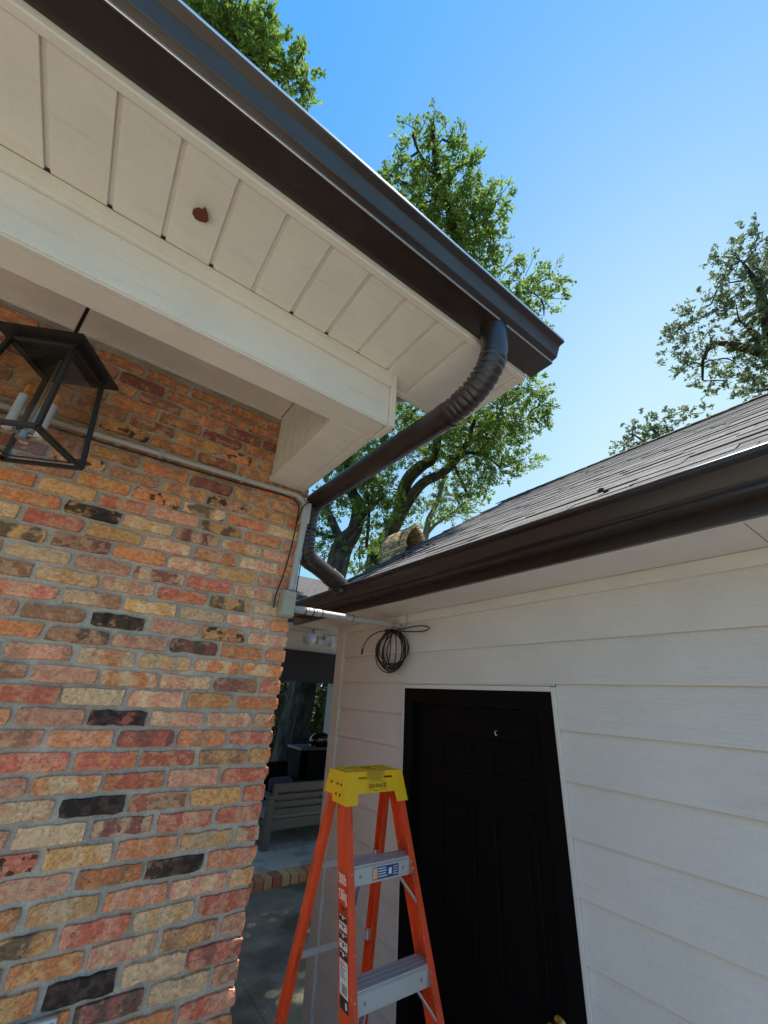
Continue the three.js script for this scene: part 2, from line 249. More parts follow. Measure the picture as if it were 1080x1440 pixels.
{
  const list = []; let cell = 0; const codes = [];
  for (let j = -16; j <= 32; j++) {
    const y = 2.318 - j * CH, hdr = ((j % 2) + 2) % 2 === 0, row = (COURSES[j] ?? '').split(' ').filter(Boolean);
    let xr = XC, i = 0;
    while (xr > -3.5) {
      const w = hdr && i === 0 ? 0.1 : BL; const code = row[i] ?? (j < -6 ? ['bo', 'by', 'b', 'yb', 'ob', 'by', 'm', 'b'][Math.floor(rnd() * 8)] : POOL[Math.floor(rnd() * POOL.length)]);  // upper courses pick from browns that imitate porch shade
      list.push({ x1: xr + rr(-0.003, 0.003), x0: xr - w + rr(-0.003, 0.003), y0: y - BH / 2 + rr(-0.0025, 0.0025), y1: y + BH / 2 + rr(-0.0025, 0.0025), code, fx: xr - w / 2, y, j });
      xr -= w + JT; i++;
    }
  }
  // those the photograph shows largest (right of x = -0.95 and above knee height) are bricks of their own
  list.forEach(b => { const d2 = b.fx * b.fx + (b.y - 2.02) ** 2 + 4; b.vis = b.y > 0.82 && b.y < 3.56 && b.fx > -1.0 + Math.max(0, (b.y - 2.2) * -0.25) ? 1 / d2 : 0; });
  const own = new Set(list.filter(b => b.vis).sort((a, b) => b.vis - a.vis).slice(0, 299));
  const mat = std({ map: atlas(colA, true), bumpMap: atlas(bmpA, false), bumpScale: 0.0028, roughness: 0.92 });
  const rest = []; let n = 0;
  const total = AC * AR;
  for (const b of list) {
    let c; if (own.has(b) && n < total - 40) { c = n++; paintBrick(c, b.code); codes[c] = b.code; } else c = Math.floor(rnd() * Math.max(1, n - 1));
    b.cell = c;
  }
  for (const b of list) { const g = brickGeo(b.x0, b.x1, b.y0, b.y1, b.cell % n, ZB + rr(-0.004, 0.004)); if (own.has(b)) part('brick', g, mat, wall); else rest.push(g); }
  // the short return of the wall round the corner, facing the passage
  for (let j = -16; j <= 32; j++) for (let i = 0; i < 22; i++) {
    const y = 2.318 - j * CH, hdr = ((j % 2) + 2) % 2 === 0, z0 = hdr ? -2.0 - 0.006 - i * 0.2132 : -2.0 - 0.105 - (i - 1) * 0.2132 - JT, w = !hdr && i === 0 ? 0.1 : BL;
    const zz = !hdr && i === 0 ? -2.006 : z0; const g = brickGeo(-w / 2, w / 2, y - BH / 2, y + BH / 2, Math.floor(rnd() * n), 0); g.rotateY(Math.PI / 2); g.translate(XC - 0.004, 0, zz - w / 2 - 0.008); rest.push(g);
  }
  stuff(part('bricks_beyond', rest, mat, wall));
}
// porch beam, its return to the wall, and the trim on them
{
  const YB = 3.076, YS = 3.35;
  const beam = part('porch_beam', [bx(-3.6, 0.806, YB + 0.012, YS + 0.03, -1.286, -1.168, 0.003), bx(0.622, 0.80, YB + 0.012, 3.53, -2.005, -1.29, 0.003)], M.white, house);
  part('face_board', bx(-3.6, 0.804, YB + 0.006, 3.279, -1.1675, -1.158, 0.003), M.white, beam);
  part('frieze_board', bx(-3.6, 0.804, 3.28, YS + 0.004, -1.1675, -1.142, 0.004), M.white, beam);
  part('bottom_board', bx(-3.6, 0.79, YB, YB + 0.0115, -1.288, -1.178, 0.003), M.whitePlain, beam);
  part('edge_strip', bx(-3.6, 0.803, YB - 0.003, YB + 0.0055, -1.1765, -1.1595, 0.003), M.whitePlain, beam);
  part('bottom_board', bx(0.618, 0.762, YB - 0.001, YB + 0.0115, -1.992, -1.2885, 0.003), M.whitePlain, beam);
  part('edge_strip', bx(0.764, 0.802, YB + 0.002, YB + 0.0115, -1.992, -1.19, 0.003), M.whitePlain, beam);
  part('corner_board', bx(0.806, 0.834, YB - 0.006, YS + 0.002, -1.26, -1.146, 0.003), M.white, beam);
  part('side_board', bx(0.803, 0.818, YB + 0.004, 3.53, -2.0, -1.262, 0.003), M.white, beam);
  // beadboard lining the inner side of the return
  for (let i = 0; i < 7; i++) part('bead_board', bx(0.606, 0.6205, YB + 0.03, 3.505, -1.295 - (i + 1) * 0.1 + 0.010, -1.295 - i * 0.1, 0.005), M.whitePlain, beam);
  part('lining_trim', bx(0.6, 0.6205, YB - 0.0005, YB + 0.029, -1.99, -1.289, 0.003), M.whitePlain, beam);
  // porch ceiling boards
  const ceil = part('porch_ceiling', bx(-3.6, 0.62, 3.53, 3.545, -2.0, -1.28, 0), M.whitePlain, house);
  for (let i = 0; i < 3; i++) part('ceiling_board', bx(-3.6, 0.604, 3.512, 3.529, -1.29 - (i + 1) * 0.232 + 0.006, -1.29 - i * 0.232, 0.004), M.whitePlain, ceil);
  for (const z of [-1.522, -1.754]) part('bead_strip', bx(-3.6, 0.604, 3.504, 3.5285, z - 0.0055, z + 0.011, 0.004), M.whitePlain, ceil);
  part('wall_trim', bx(-3.6, 0.604, 3.497, 3.5115, -1.996, -1.975, 0.003), M.whitePlain, ceil);
  // eave soffit, board by board
  const sof = part('soffit', [bx(-3.6, 1.262, YS + 0.0092, YS + 0.022, -1.135, -0.80, 0), bx(0.76, 1.262, YS + 0.0092, YS + 0.022, -1.24, -1.136, 0)], M.whitePlain, house);
  const xsj = [-0.457, -0.301, -0.150, 0.003, 0.152, 0.306, 0.460, 0.613, 0.770, 0.925]; for (let k = 0; k < 18; k++) xsj.unshift(xsj[0] - 0.1535);
  for (let i = 0; i + 1 < xsj.length; i++) { const back = i === xsj.length - 2 ? -1.238 : -1.141; part('soffit_board', bx(xsj[i] + 0.007, xsj[i + 1] - 0.007, YS, YS + 0.009, back, -0.8135, 0.003, false, rnd(), rnd()), M.whitePlain, sof); }
  for (let i = 1; i + 1 < xsj.length; i++) if (rnd() < 0.6) part('groove_filler', bx(xsj[i] - 0.0068, xsj[i] + 0.0068, YS + rr(0.002, 0.005), YS + 0.0088, -1.1415, -1.1335 + rr(0, 0.003), 0.001), M.whitePlain, sof);
  part('soffit_board', bx(0.932, 1.238, YS, YS + 0.009, -1.214, -0.8135, 0.002), M.whitePlain, sof);
  part('soffit_trim', bx(-3.6, 1.27, YS - 0.003, YS + 0.009, -0.8125, -0.788, 0.003), M.whitePlain, sof);
  part('soffit_trim', bx(1.239, 1.27, YS - 0.004, YS + 0.03, -1.245, -0.8135, 0.003), M.whitePlain, sof);
  part('soffit_trim', bx(0.84, 1.2375, YS - 0.004, YS + 0.03, -1.245, -1.2155, 0.003), M.whitePlain, sof);
  const fas = part('fascia', bx(-3.6, 1.285, YS + 0.0005, 3.50, -0.8055, -0.7865, 0.002), M.whitePlain, house);
  part('return_fascia', bx(1.2705, 1.288, YS - 0.002, 3.52, -1.25, -0.8065, 0.003), M.whitePlain, fas);
  // caulk cracks at the end of the soffit
  const ck = []; for (const [a, b] of [[[1.245, -0.82], [1.19, -0.81]], [[1.19, -0.81], [1.17, -0.835]], [[1.262, -0.835], [1.20, -0.85]], [[1.20, -0.85], [1.18, -0.88]]]) ck.push(bar([a[0], YS - 0.0046, a[1]], [b[0], YS - 0.0046, b[1]], 0.003, 0.0012, [0, 0, 1]));
  // gutter, K profile extruded along the eave (z, y)
  const K = [[-0.7855, 3.376], [-0.677, 3.376], [-0.6745, 3.3785], [-0.6748, 3.387], [-0.672, 3.3885], [-0.654, 3.393], [-0.651, 3.396], [-0.634, 3.438], [-0.632, 3.4405], [-0.628, 3.442], [-0.612, 3.4455], [-0.609, 3.447], [-0.608, 3.45], [-0.6083, 3.46], [-0.611, 3.463], [-0.63, 3.463], [-0.63, 3.4605], [-0.612, 3.4605], [-0.611, 3.451], [-0.628, 3.4445], [-0.635, 3.442], [-0.638, 3.438], [-0.655, 3.397], [-0.674, 3.3915], [-0.6775, 3.388], [-0.678, 3.379], [-0.783, 3.379], [-0.783, 3.478], [-0.7855, 3.478]];
  const gut = part('gutter', toCreasedNormals(prism(K, -3.6, 1.318, (a, b, t) => [t, b, a]), 0.3), M.brown, house);
  const cap = K.slice(0, 15).concat([[-0.7855, 3.463]]); part('end_cap', prism(cap, 1.3182, 1.3212, (a, b, t) => [t, b, a]), M.brown, gut);
  part('rim_glint_strip', prism([[-0.6078, 3.4512], [-0.6066, 3.4525], [-0.6068, 3.4615], [-0.6105, 3.4655], [-0.618, 3.466], [-0.618, 3.4635], [-0.611, 3.4632], [-0.6081, 3.460]], -3.6, 1.3182, (a, b, t) => [t, b, a]), M.paleMetal, gut);  // pale strip added in place of the glint along the rim
  part('lip_glint_strip', prism([[-0.6744, 3.3765], [-0.6722, 3.3775], [-0.6726, 3.3870], [-0.6746, 3.3880]], -3.6, 1.3182, (a, b, t) => [t, b, a]), M.paleMetal, gut);  // pale strip added in place of the glint along the lower lip
  const hg = []; for (let x = -3.2; x < 1.3; x += 0.55) part('hanger', bx(x, x + 0.025, 3.452, 3.457, -0.782, -0.616, 0.001), M.brown, gut);
  // roof over the eave, rising away from the yard, and the gable it makes
  const PT = 0.6, yr = (z) => 3.50 + PT * (-0.70 - z);
  const roof = part('roof', prism([[-0.69, 3.492], [-0.69, 3.51], [-4.7, yr(-4.7) + 0.01], [-8.7, 3.51], [-8.7, 3.492], [-4.7, yr(-4.7) - 0.01]], -3.7, 1.30, (a, b, t) => [t, b, a]), M.roof, house);
  part('gable_wall', prism([[-1.17, 3.53], [-4.7, yr(-4.7) - 0.03], [-8.2, 3.53]], 0.79, 0.802, (a, b, t) => [t, b, a]), M.siding, house);
  part('rake_board', [prism([[-1.255, 3.52], [-1.255, 3.70], [-4.7, yr(-4.7) - 0.012], [-4.7, yr(-4.7) - 0.17]], 1.272, 1.29, (a, b, t) => [t, b, a]), prism([[-8.2, 3.47], [-8.2, 3.62], [-4.7, yr(-4.7) - 0.012], [-4.7, yr(-4.7) - 0.17]], 1.272, 1.29, (a, b, t) => [t, b, a])], M.whitePlain, house);
  part('rear_eave', [bx(0.83, 1.27, 3.36, 3.48, -8.6, -8.2, 0.003)], M.whitePlain, house);
}
struct('added_porch_floor', bx(-3.6, 0.83, 0.002, 0.03, -1.99, -1.02, 0.004), std({ map: scaled(T.concrete, 0.5), color: lin(0.42, 0.34, 0.30), roughness: 0.9 }));  // unseen floor, added dark to cut the bounce light under the porch
// flat cover plate low on the brick wall
{
  const o = thing('cover_plate', 'pale grey cover plate screwed to the brick wall', 'cover plate', [0.10, 1.085, -1.996]);
  part('plate', bx(-0.18, 0.18, -0.14, 0, 0, 0.02, 0.005), std({ color: lin(0.62, 0.62, 0.63), roughness: 0.5 }), o);
  for (const [x, y] of [[0.165, -0.014], [-0.165, -0.014], [0.165, -0.126], [-0.165, -0.126]]) { const c = new THREE.CylinderGeometry(0.006, 0.006, 0.004, 10); c.rotateX(Math.PI / 2); c.translate(x, y, 0.021); part('screw', c.toNonIndexed(), std({ color: lin(0.3, 0.3, 0.3), metalness: 0.8, roughness: 0.4 }), o); }
}
// ---------------------------------------------------------------- white sided outbuilding with the black door
const shed = thing('siding_house', 'white lap sided building with black door and brown gutter', 'building');
{
  const XS = 1.72, ZE = -2.99, ZN = 4.2, D0 = -1.118, D1 = -2.122, DT = 2.078;
  const sw = part('siding_wall', [bx(1.738, 1.80, 0, 2.56, D0 + 0.0, ZN, 0), bx(1.738, 1.80, 0, 2.56, ZE, D1, 0), bx(1.738, 1.80, DT, 2.56, D1 + 0.001, D0 - 0.001, 0), bx(1.801, 6.9, 0, 2.56, ZE, ZE + 0.08, 0), bx(6.9, 6.98, 0, 2.56, ZE, ZN, 0), bx(1.801, 6.9, 0, 2.56, ZN - 0.08, ZN, 0)], M.sidingPlain, shed);
  const lines = [2.285, 2.11, 1.934, 1.756, 1.577, 1.402, 1.225]; while (lines[lines.length - 1] > 0.2) lines.push(lines[lines.length - 1] - 0.176);
  const board = (y0, y1, z0, z1) => { const o = rr(0, 3); const pts = [[XS - 0.005, y0 + 0.001], [XS - 0.004, y0], [XS + 0.005, y0], [XS + 0.0178, y1 + 0.02], [XS + 0.0125, y1 + 0.02]]; const g = prism(pts, z0, z1, (a, b, t) => [a, b, t]); const uv = g.attributes.uv; for (let i = 0; i < uv.count; i++) uv.setXY(i, uv.getX(i) + o, uv.getY(i) + o * 0.7); return part('siding_board', g, M.siding, sw); };
  let top = 2.475;
  for (const y of lines) {
    if (y > DT) board(y, top, -2.89, 4.18);
    else { const yt = Math.min(top, top); board(y, yt, -1.098, 4.18); board(y, yt, -2.89, -2.142); if (top > DT + 0.02) board(DT + 0.024, top, -2.141, -1.099); }
    top = y;
  }
  part('corner_board', bx(1.704, 1.737, 0, 2.52, -3.0, -2.892, 0.003, true), M.sidingPlain, shed);
  part('casing', bx(1.712, 1.737, 0.0, DT + 0.02, -1.116, -1.099, 0.002), M.sidingPlain, shed);
  part('casing', bx(1.712, 1.737, 0.0, DT + 0.02, -2.141, -2.124, 0.002), M.sidingPlain, shed);
  part('casing', bx(1.712, 1.737, DT + 0.001, DT + 0.022, -2.1235, -1.1165, 0.002), M.sidingPlain, shed);
  const fr = part('door_frame', [bx(1.7145, 1.79, 0.02, DT, -1.19, -1.1175, 0.003), bx(1.7145, 1.79, 0.02, DT, -2.1225, -2.05, 0.003), bx(1.7145, 1.79, DT - 0.075, DT, -2.0495, -1.1905, 0.003), bx(1.70, 1.80, 0.0, 0.03, -2.1225, -1.1175, 0.004)], M.black, shed);
  // six panel door
  const door = part('door', [bx(1.752, 1.79, 0.035, 2.0, -2.045, -1.195, 0.002)], M.black, shed);
  for (const [z0, z1] of [[-1.855, -1.62], [-1.51, -1.275]]) for (const [y0, y1] of [[1.70, 1.86], [0.98, 1.60], [0.25, 0.83]]) {
    const w = z1 - z0, h = y1 - y0, m = 0.022, gs = [];
    for (const [a, b, c, d] of [[z0, z1, y0, y0 + m], [z0, z1, y1 - m, y1], [z0, z0 + m, y0 + m, y1 - m], [z1 - m, z1, y0 + m, y1 - m]]) gs.push(bx(1.7445, 1.754, c, d, a, b, 0.004));
    const p = part('door_panel', gs, M.black, door);
    gs.length = 0; part('raised_field', bx(1.746, 1.754, y0 + 0.045, y1 - 0.045, z0 + 0.045, z1 - 0.045, 0.005), M.black, p);
  }
  const brass = std({ color: lin(0.55, 0.36, 0.12), metalness: 1, roughness: 0.28 });
  const kn = new THREE.LatheGeometry([[0, 0], [0.03, 0], [0.03, 0.006], [0.012, 0.012], [0.011, 0.03], [0.024, 0.038], [0.028, 0.05], [0.022, 0.062], [0, 0.066]].map(p => new THREE.Vector2(...p)), 20); kn.rotateZ(Math.PI / 2); kn.translate(1.753, 1.0, -1.245);
  part('door_knob', kn.toNonIndexed(), brass, door);
  part('door_hook', tube([[1.75, 1.90, -1.452], [1.738, 1.902, -1.452], [1.734, 1.893, -1.452], [1.738, 1.882, -1.45], [1.742, 1.886, -1.447]], 0.0022, 14, 6), std({ color: lin(0.7, 0.7, 0.7), metalness: 0.7, roughness: 0.3 }), door);
  // soffit, frieze, fascia
  part('frieze_board', bx(1.705, 1.737, 2.472, 2.5245, -2.99, 4.18, 0.004), M.sidingPlain, shed);
  const sof = part('soffit', bx(1.41, 1.79, 2.537, 2.547, -3.2, 4.2, 0), M.sidingPlain, shed);
  for (const [a, b] of [[-3.2, -2.5], [-2.499, -0.263], [-0.26, 2.17], [2.173, 4.2]]) part('soffit_board', bx(1.412, 1.7375, 2.525, 2.5365, a, b, 0.002), M.sidingPlain, sof);
  part('soffit_trim', bx(1.411, 1.425, 2.519, 2.5248, -3.2, 4.2, 0.002), M.sidingPlain, sof);
  part('fascia', bx(1.388, 1.4105, 2.520, 2.665, -3.2, 4.2, 0.003), M.brown, shed);
  const K = [[1.387, 2.562], [1.3093, 2.562], [1.3071, 2.5646], [1.3074, 2.5733], [1.305, 2.5748], [1.2895, 2.5794], [1.2869, 2.5825], [1.2723, 2.6254], [1.2706, 2.628], [1.2672, 2.6295], [1.2534, 2.6331], [1.2509, 2.6346], [1.25, 2.6377], [1.2503, 2.6479], [1.2526, 2.651], [1.2689, 2.651], [1.2689, 2.6484], [1.2534, 2.6484], [1.2526, 2.6387], [1.2672, 2.6321], [1.2732, 2.6295], [1.2758, 2.6254], [1.2904, 2.5835], [1.3067, 2.5779], [1.3097, 2.5743], [1.3101, 2.5651], [1.3849, 2.5651], [1.3849, 2.6663], [1.387, 2.6663]];
  const gut = part('gutter', toCreasedNormals(prism(K, -3.06, 4.2, (a, b, t) => [a, b, t]), 0.3), M.brown, shed);
  part('end_cap', prism(K.slice(0, 15).concat([[1.387, 2.651]]), -3.063, -3.0603, (a, b, t) => [a, b, t]), M.brown, gut);
  // roof deck and shingles, slope rising towards +x to the ridge
  const t = 0.667, xe = 1.335, xr = 4.35, ye = (x) => 2.672 + t * (x - 1.38), SL = Math.hypot(1, t);
  const roof = part('roof', prism([[xe + 0.02, ye(xe) - 0.026], [xe + 0.02, ye(xe) - 0.012], [xr, ye(xr) - 0.012], [2 * xr - xe, ye(xe) - 0.012], [2 * xr - xe, ye(xe) - 0.026], [xr, ye(xr) - 0.03]], -3.19, 4.2, (a, b, q) => [a, b, q]), M.roof, shed);
  const EX = 0.143, rows = Math.floor((xr - xe) * SL / EX), own = [], rest = []; const ang = Math.atan(t);
  const bases = []; for (let k = 0; k < 6; k++) { const w = 0.33, g0 = new RoundedBoxGeometry(w, 0.0075, 0.165, 1, 0.0016); bases.push(g0); }
  const shingle = (row, z0, z1) => {
    const w = z1 - z0 - 0.003, th = rnd() < 0.4 ? 0.0105 : 0.0075; const g = new RoundedBoxGeometry(0.168 + rr(-0.004, 0.006), th, w, 1, 0.0016);
    g.translate(0.084, th / 2, 0); g.rotateZ(ang - 0.028); const s = row * EX / SL; g.translate(xe + s, ye(xe + s) - 0.004 + (row ? 0.001 : 0), (z0 + z1) / 2);
    const u = uvM(g, false, rnd() * 3, rnd() * 3); return u;
  };
  for (let r = 0; r <= rows - 1; r++) {
    let z = -3.23 + (r % 3) * 0.05; let zs = z; 
    while (z < 4.15) { const w = rr(0.19, 0.42); const g = shingle(r, z, Math.min(4.2, z + w)); const vis = z < 0.15; (vis && own.length < 296 ? own : rest).push(g); z += w; }
  }
  const mi = () => M.roofs[[0, 0, 1, 1, 2, 3][Math.floor(rnd() * 6)]];
  own.forEach(g => part('shingle', g, mi(), roof));
  const rb = [[], [], [], []]; rest.forEach(g => rb[Math.floor(rnd() * 4)].push(g));
  stuff(part('shingles_beyond', rb[0].concat(rb[1], rb[2]), M.roofs[0], roof)); stuff(part('shingles_beyond', rb[3], M.roofs[1], roof));
  const rc = []; for (let z = -3.2; z < 4.1; z += 0.15) { for (const sgn of [-1, 1]) { const g = new THREE.BoxGeometry(0.15, 0.008, 0.2); g.rotateX(0.03); g.translate(sgn * 0.075, 0, 0); g.rotateZ(-sgn * ang); g.translate(xr, ye(xr) + 0.02, z); rc.push(uvM(g)); } }
  part('ridge_cap', rc, M.roofs[2], roof);
  const far = new THREE.BoxGeometry((xr - xe) * SL + 0.02, 0.012, 7.4); far.rotateZ(-ang); far.translate((xr + 2 * xr - xe) / 2, (ye(xr) + ye(xe)) / 2 + 0.006, 0.5); part('far_slope', uvM(far), M.roof, roof);
  part('rake_board', prism([[xe + 0.05, ye(xe) - 0.10], [xe + 0.05, ye(xe) + 0.01], [xr, ye(xr) - 0.015], [xr, ye(xr) - 0.14]], -3.215, -3.1965, (a, b, q) => [a, b, q]), M.brown, shed);
  part('gable_wall', prism([[1.75, 2.561], [xr, ye(xr) - 0.05], [2 * xr - 1.75, 2.561]], -2.985, -2.92, (a, b, q) => [a, b, q]), M.siding, shed);
  part('gable_wall', prism([[1.75, 2.561], [xr, ye(xr) - 0.05], [2 * xr - 1.75, 2.561]], 4.1, 4.15, (a, b, q) => [a, b, q]), M.siding, shed);
  // dry leaves and twigs caught on the shingles
  const db = []; for (const [x, y, n] of [[632, 748, 2], [600, 772, 4], [577, 783, 3], [825, 704, 2], [560, 792, 2]]) {
    const d = pix(x, y, 1).sub(camera.position); const q = (2.672 - 1.38 * t - camera.position.y) / (d.y - t * d.x); const c = d.multiplyScalar(q).add(camera.position);
    for (let k = 0; k < n; k++) { const g = new THREE.CircleGeometry(0.016, 5); g.scale(1.6, 0.7, 1); g.rotateX(rr(-2, -1)); g.rotateY(rr(0, 6)); g.translate(c.x + rr(-0.03, 0.03), c.y + 0.018 + rr(0, 0.02), c.z + rr(-0.09, 0.09)); db.push(uvM(g)); }
  }
  const deb = stuff(solo('dry_leaves', db, std({ color: lin(0.07, 0.045, 0.03), roughness: 1, side: THREE.DoubleSide }), 'dry brown leaves caught on the grey shingles', 'leaves'));
}
// ---------------------------------------------------------------- downspout, conduit, cables
{
  const o = thing('downspout', 'round dark brown downspout running from the porch gutter past the brick corner', 'downspout');
  const R = 0.053;
  // crimped elbow under the gutter outlet
  const crimp = (n, a0, a1, side) => (u, f) => { const w = sstep(a0, a0 + 0.05, u) * (1 - sstep(a1 - 0.05, a1, u)); const in_ = 0.5 + 0.5 * Math.cos(f - side), gr = Math.pow(Math.abs(Math.cos(u * n * Math.PI + 0.3 * Math.sin(f * 2 + u * 40))), 5); return R * (1 + w * (0.035 - gr * (0.05 + 0.2 * in_ * in_)) + 0.03 * w * in_ * (hash(Math.floor(u * n + 0.5), Math.floor((f + 7) * 1.3), 5) - 0.5)); };
  const e1 = CR([[0.99, 3.40, -0.722], [0.99, 3.33, -0.722], [0.989, 3.26, -0.728], [0.985, 3.19, -0.76], [0.98, 3.135, -0.83], [0.974, 3.105, -0.92], [0.97, 3.097, -0.985]]);
  let side = 0; { // ring angle that faces the inside of the bend
    const fr = e1.computeFrenetFrames(90, false), c = V(0.985, 3.29, -0.98), k = 45, p = e1.getPointAt(0.5), d = c.sub(p); side = Math.atan2(d.dot(fr.binormals[k]), d.dot(fr.normals[k])); }
  part('elbow', sweep(e1, 260, 56, crimp(19, 0.30, 0.93, side), false), M.brown, o);
  part('pipe', sweep(CR([[0.9712, 3.0975, -0.965], [0.945, 3.085, -1.45], [0.915, 3.068, -1.985]]), 8, 32, () => R * 1.03, false), M.brown, o);
  part('collar', sweep(CR([[0.9715, 3.0975, -0.96], [0.9695, 3.097, -0.995]]), 2, 32, () => R * 1.06, false), M.brown, o);
  const e2 = CR([[0.9155, 3.068, -1.97], [0.913, 3.062, -2.03], [0.911, 3.035, -2.065], [0.910, 2.985, -2.085], [0.909, 2.93, -2.09]]);
  part('elbow', sweep(e2, 90, 32, (u, f) => R * (1 + 0.05 * Math.abs(Math.sin(u * 10 * Math.PI)) * sstep(0.1, 0.2, u) * (1 - sstep(0.85, 0.95, u)))), M.brown, o);
  const e3 = CR([[0.909, 2.94, -2.09], [0.909, 2.87, -2.09], [0.912, 2.81, -2.092], [0.925, 2.765, -2.105], [0.965, 2.742, -2.13], [1.02, 2.728, -2.157]]);
  part('elbow', sweep(e3, 110, 32, (u, f) => R * (1.03 + 0.06 * Math.abs(Math.sin(u * 13 * Math.PI)) * sstep(0.15, 0.25, u) * (1 - sstep(0.85, 0.95, u)))), M.brown, o);
  part('pipe', sweep(CR([[1.0, 2.7335, -2.148], [1.17, 2.694, -2.226]]), 4, 32, () => R * 1.0, false), M.brown, o);
  part('outlet_end', sweep(CR([[1.15, 2.699, -2.217], [1.22, 2.681, -2.247], [1.262, 2.664, -2.262], [1.29, 2.635, -2.27]]), 60, 32, (u) => R * (1.03 + 0.07 * Math.abs(Math.sin(u * 6 * Math.PI))), true), M.brown, o);
  for (const [x, y, z] of [[0.935, 3.094, -1.01], [0.94, 3.128, -0.99], [0.885, 3.075, -1.94], [0.875, 2.93, -2.055], [1.03, 2.772, -2.135]]) { const g = new THREE.SphereGeometry(0.006, 8, 6); g.translate(x, y, z); part('screw', g.toNonIndexed(), M.paleMetal, o); }
  part('strap', sweep(CR([[0.909, 2.915, -2.09], [0.909, 2.89, -2.09]]), 2, 32, () => R * 1.13), M.brown, o);
}
{
  const pvc = std({ map: paintCol(176, 176, 175, 91, 40), roughness: 0.5 }), box = std({ map: paintCol(172, 168, 148, 97, 50), roughness: 0.6 });
  const o = thing('electrical_conduit', 'grey plastic conduit along the brick wall and across to the white siding', 'conduit');
  part('pipe', rod([-2.6, 2.938, -1.967], [0.735, 3.033, -1.967], 0.0135, 14), pvc, o);
  for (const x of [-1.3, -0.55, 0.06, 0.45]) part('clip', bx(x, x + 0.016, 2.948 + 0.0285 * (x + 2.6) - 0.026, 2.948 + 0.0285 * (x + 2.6) + 0.006, -1.99, -1.9505, 0.003), pvc, o);
  part('pipe_bend', tube([[0.70, 3.032, -1.967], [0.765, 3.033, -1.967], [0.80, 3.015, -1.962], [0.818, 2.985, -1.955]], 0.0145, 18, 14), pvc, o);
  part('access_fitting', bx(0.80, 0.853, 2.872, 3.0, -1.985, -1.935, 0.008), pvc, o);
  part('collar', rod([0.828, 2.84, -1.958], [0.829, 2.873, -1.958], 0.0205, 16), pvc, o);
  part('pipe', rod([0.812, 2.495, -1.955], [0.828, 2.86, -1.957], 0.0185, 14), pvc, o);
  part('collar', rod([0.8195, 2.665, -1.956], [0.821, 2.705, -1.956], 0.0215, 16), pvc, o);
  part('junction_box', bx(0.766, 0.836, 2.357, 2.49, -1.985, -1.93, 0.006), box, o);
  part('box_cover', bx(0.770, 0.832, 2.363, 2.484, -1.9295, -1.922, 0.004), box, o);
  part('pipe', rod([0.836, 2.405, -1.955], [1.72, 2.462, -2.20], 0.0175, 16), pvc, o);
  for (const [a, b] of [[0.02, 0.07], [0.10, 0.13], [0.16, 0.2], [0.42, 0.47], [0.86, 0.90]]) { const q = (t) => [mix(0.842, 1.72, t), mix(2.405, 2.462, t), mix(-1.955, -2.2, t)]; part('coupling', rod(q(a), q(b), 0.0195, 16), pvc, o); part('joint_ring', rod(q(b + 0.001), q(b + 0.006), 0.0205, 16), M.cable, o); }
  const c = thing('cable_run', 'thin black cables hanging beside the grey conduit on the brick corner', 'cable');
  part('cable', tube([[-0.9, 2.968, -1.985], [-0.2, 2.985, -1.985], [0.4, 3.002, -1.985], [0.70, 3.015, -1.98], [0.775, 2.99, -1.96], [0.785, 2.94, -1.955], [0.79, 2.84, -1.97], [0.783, 2.72, -1.975], [0.768, 2.58, -1.98], [0.745, 2.46, -1.985], [0.745, 2.40, -1.985]], 0.004, 80, 6), M.cable, c);
  part('cable', tube([[0.85, 3.045, -1.96], [0.846, 3.02, -1.925], [0.815, 2.985, -1.922], [0.795, 2.95, -1.93], [0.792, 2.88, -1.96]], 0.0035, 30, 6), M.cable, c);
  part('cable', tube([[0.852, 2.86, -1.975], [0.853, 2.75, -1.972], [0.851, 2.62, -1.975], [0.849, 2.50, -1.975], [0.846, 2.44, -1.96]], 0.0035, 30, 6), M.cable, c);
  // coil of spare cable tied to the end of the conduit
  const k = thing('cable_coil', 'bundled coil of black cable hanging from the conduit on the siding', 'cable coil');
  const C0 = V(1.655, 2.315, -2.205), loops = [];
  for (let i = 0; i < 11; i++) {
    const a = rr(0.14, 0.205), b = rr(0.1, 0.13), ty = rr(-0.9, 0.9), pts = []; const top = V(1.668 + rr(-0.02, 0.02), 2.425 + rr(-0.008, 0.008), -2.215 + rr(-0.03, 0.03));
    for (let q = 0; q <= 16; q++) { const f = q / 16 * 2 * Math.PI; const sx = Math.sin(f) * a * (0.75 + 0.25 * Math.sin(f / 2)), dy = -(1 - Math.cos(f)) * b; pts.push([clamp(top.x + sx * Math.sin(ty) * 0.55, 1.5, 1.705), top.y + dy + rr(-0.003, 0.003), top.z + sx * Math.cos(ty)]); }
    loops.push(pts);
  }
  loops.forEach(p => part('loop', tube(p, 0.0034, 48, 6), M.cable, k));
  part('tie', [tube([[1.66, 2.40, -2.16], [1.635, 2.415, -2.2], [1.64, 2.43, -2.25], [1.68, 2.43, -2.24], [1.69, 2.415, -2.19], [1.66, 2.40, -2.16]], 0.008, 24, 6)], M.cable, k);
  part('cable', tube([[1.66, 2.42, -2.25], [1.68, 2.43, -2.12], [1.69, 2.437, -1.98], [1.70, 2.427, -1.90], [1.695, 2.408, -1.885], [1.685, 2.40, -1.95], [1.675, 2.41, -2.08], [1.66, 2.42, -2.22]], 0.0038, 48, 6), M.cable, k);
  part('cable_end', tube([[1.66, 2.42, -2.23], [1.655, 2.43, -2.34], [1.655, 2.40, -2.46], [1.655, 2.345, -2.53], [1.655, 2.325, -2.54]], 0.0036, 30, 6), M.cable, k);
  part('plug', rod([1.655, 2.327, -2.538], [1.655, 2.29, -2.545], 0.007, 8), M.cable, k);
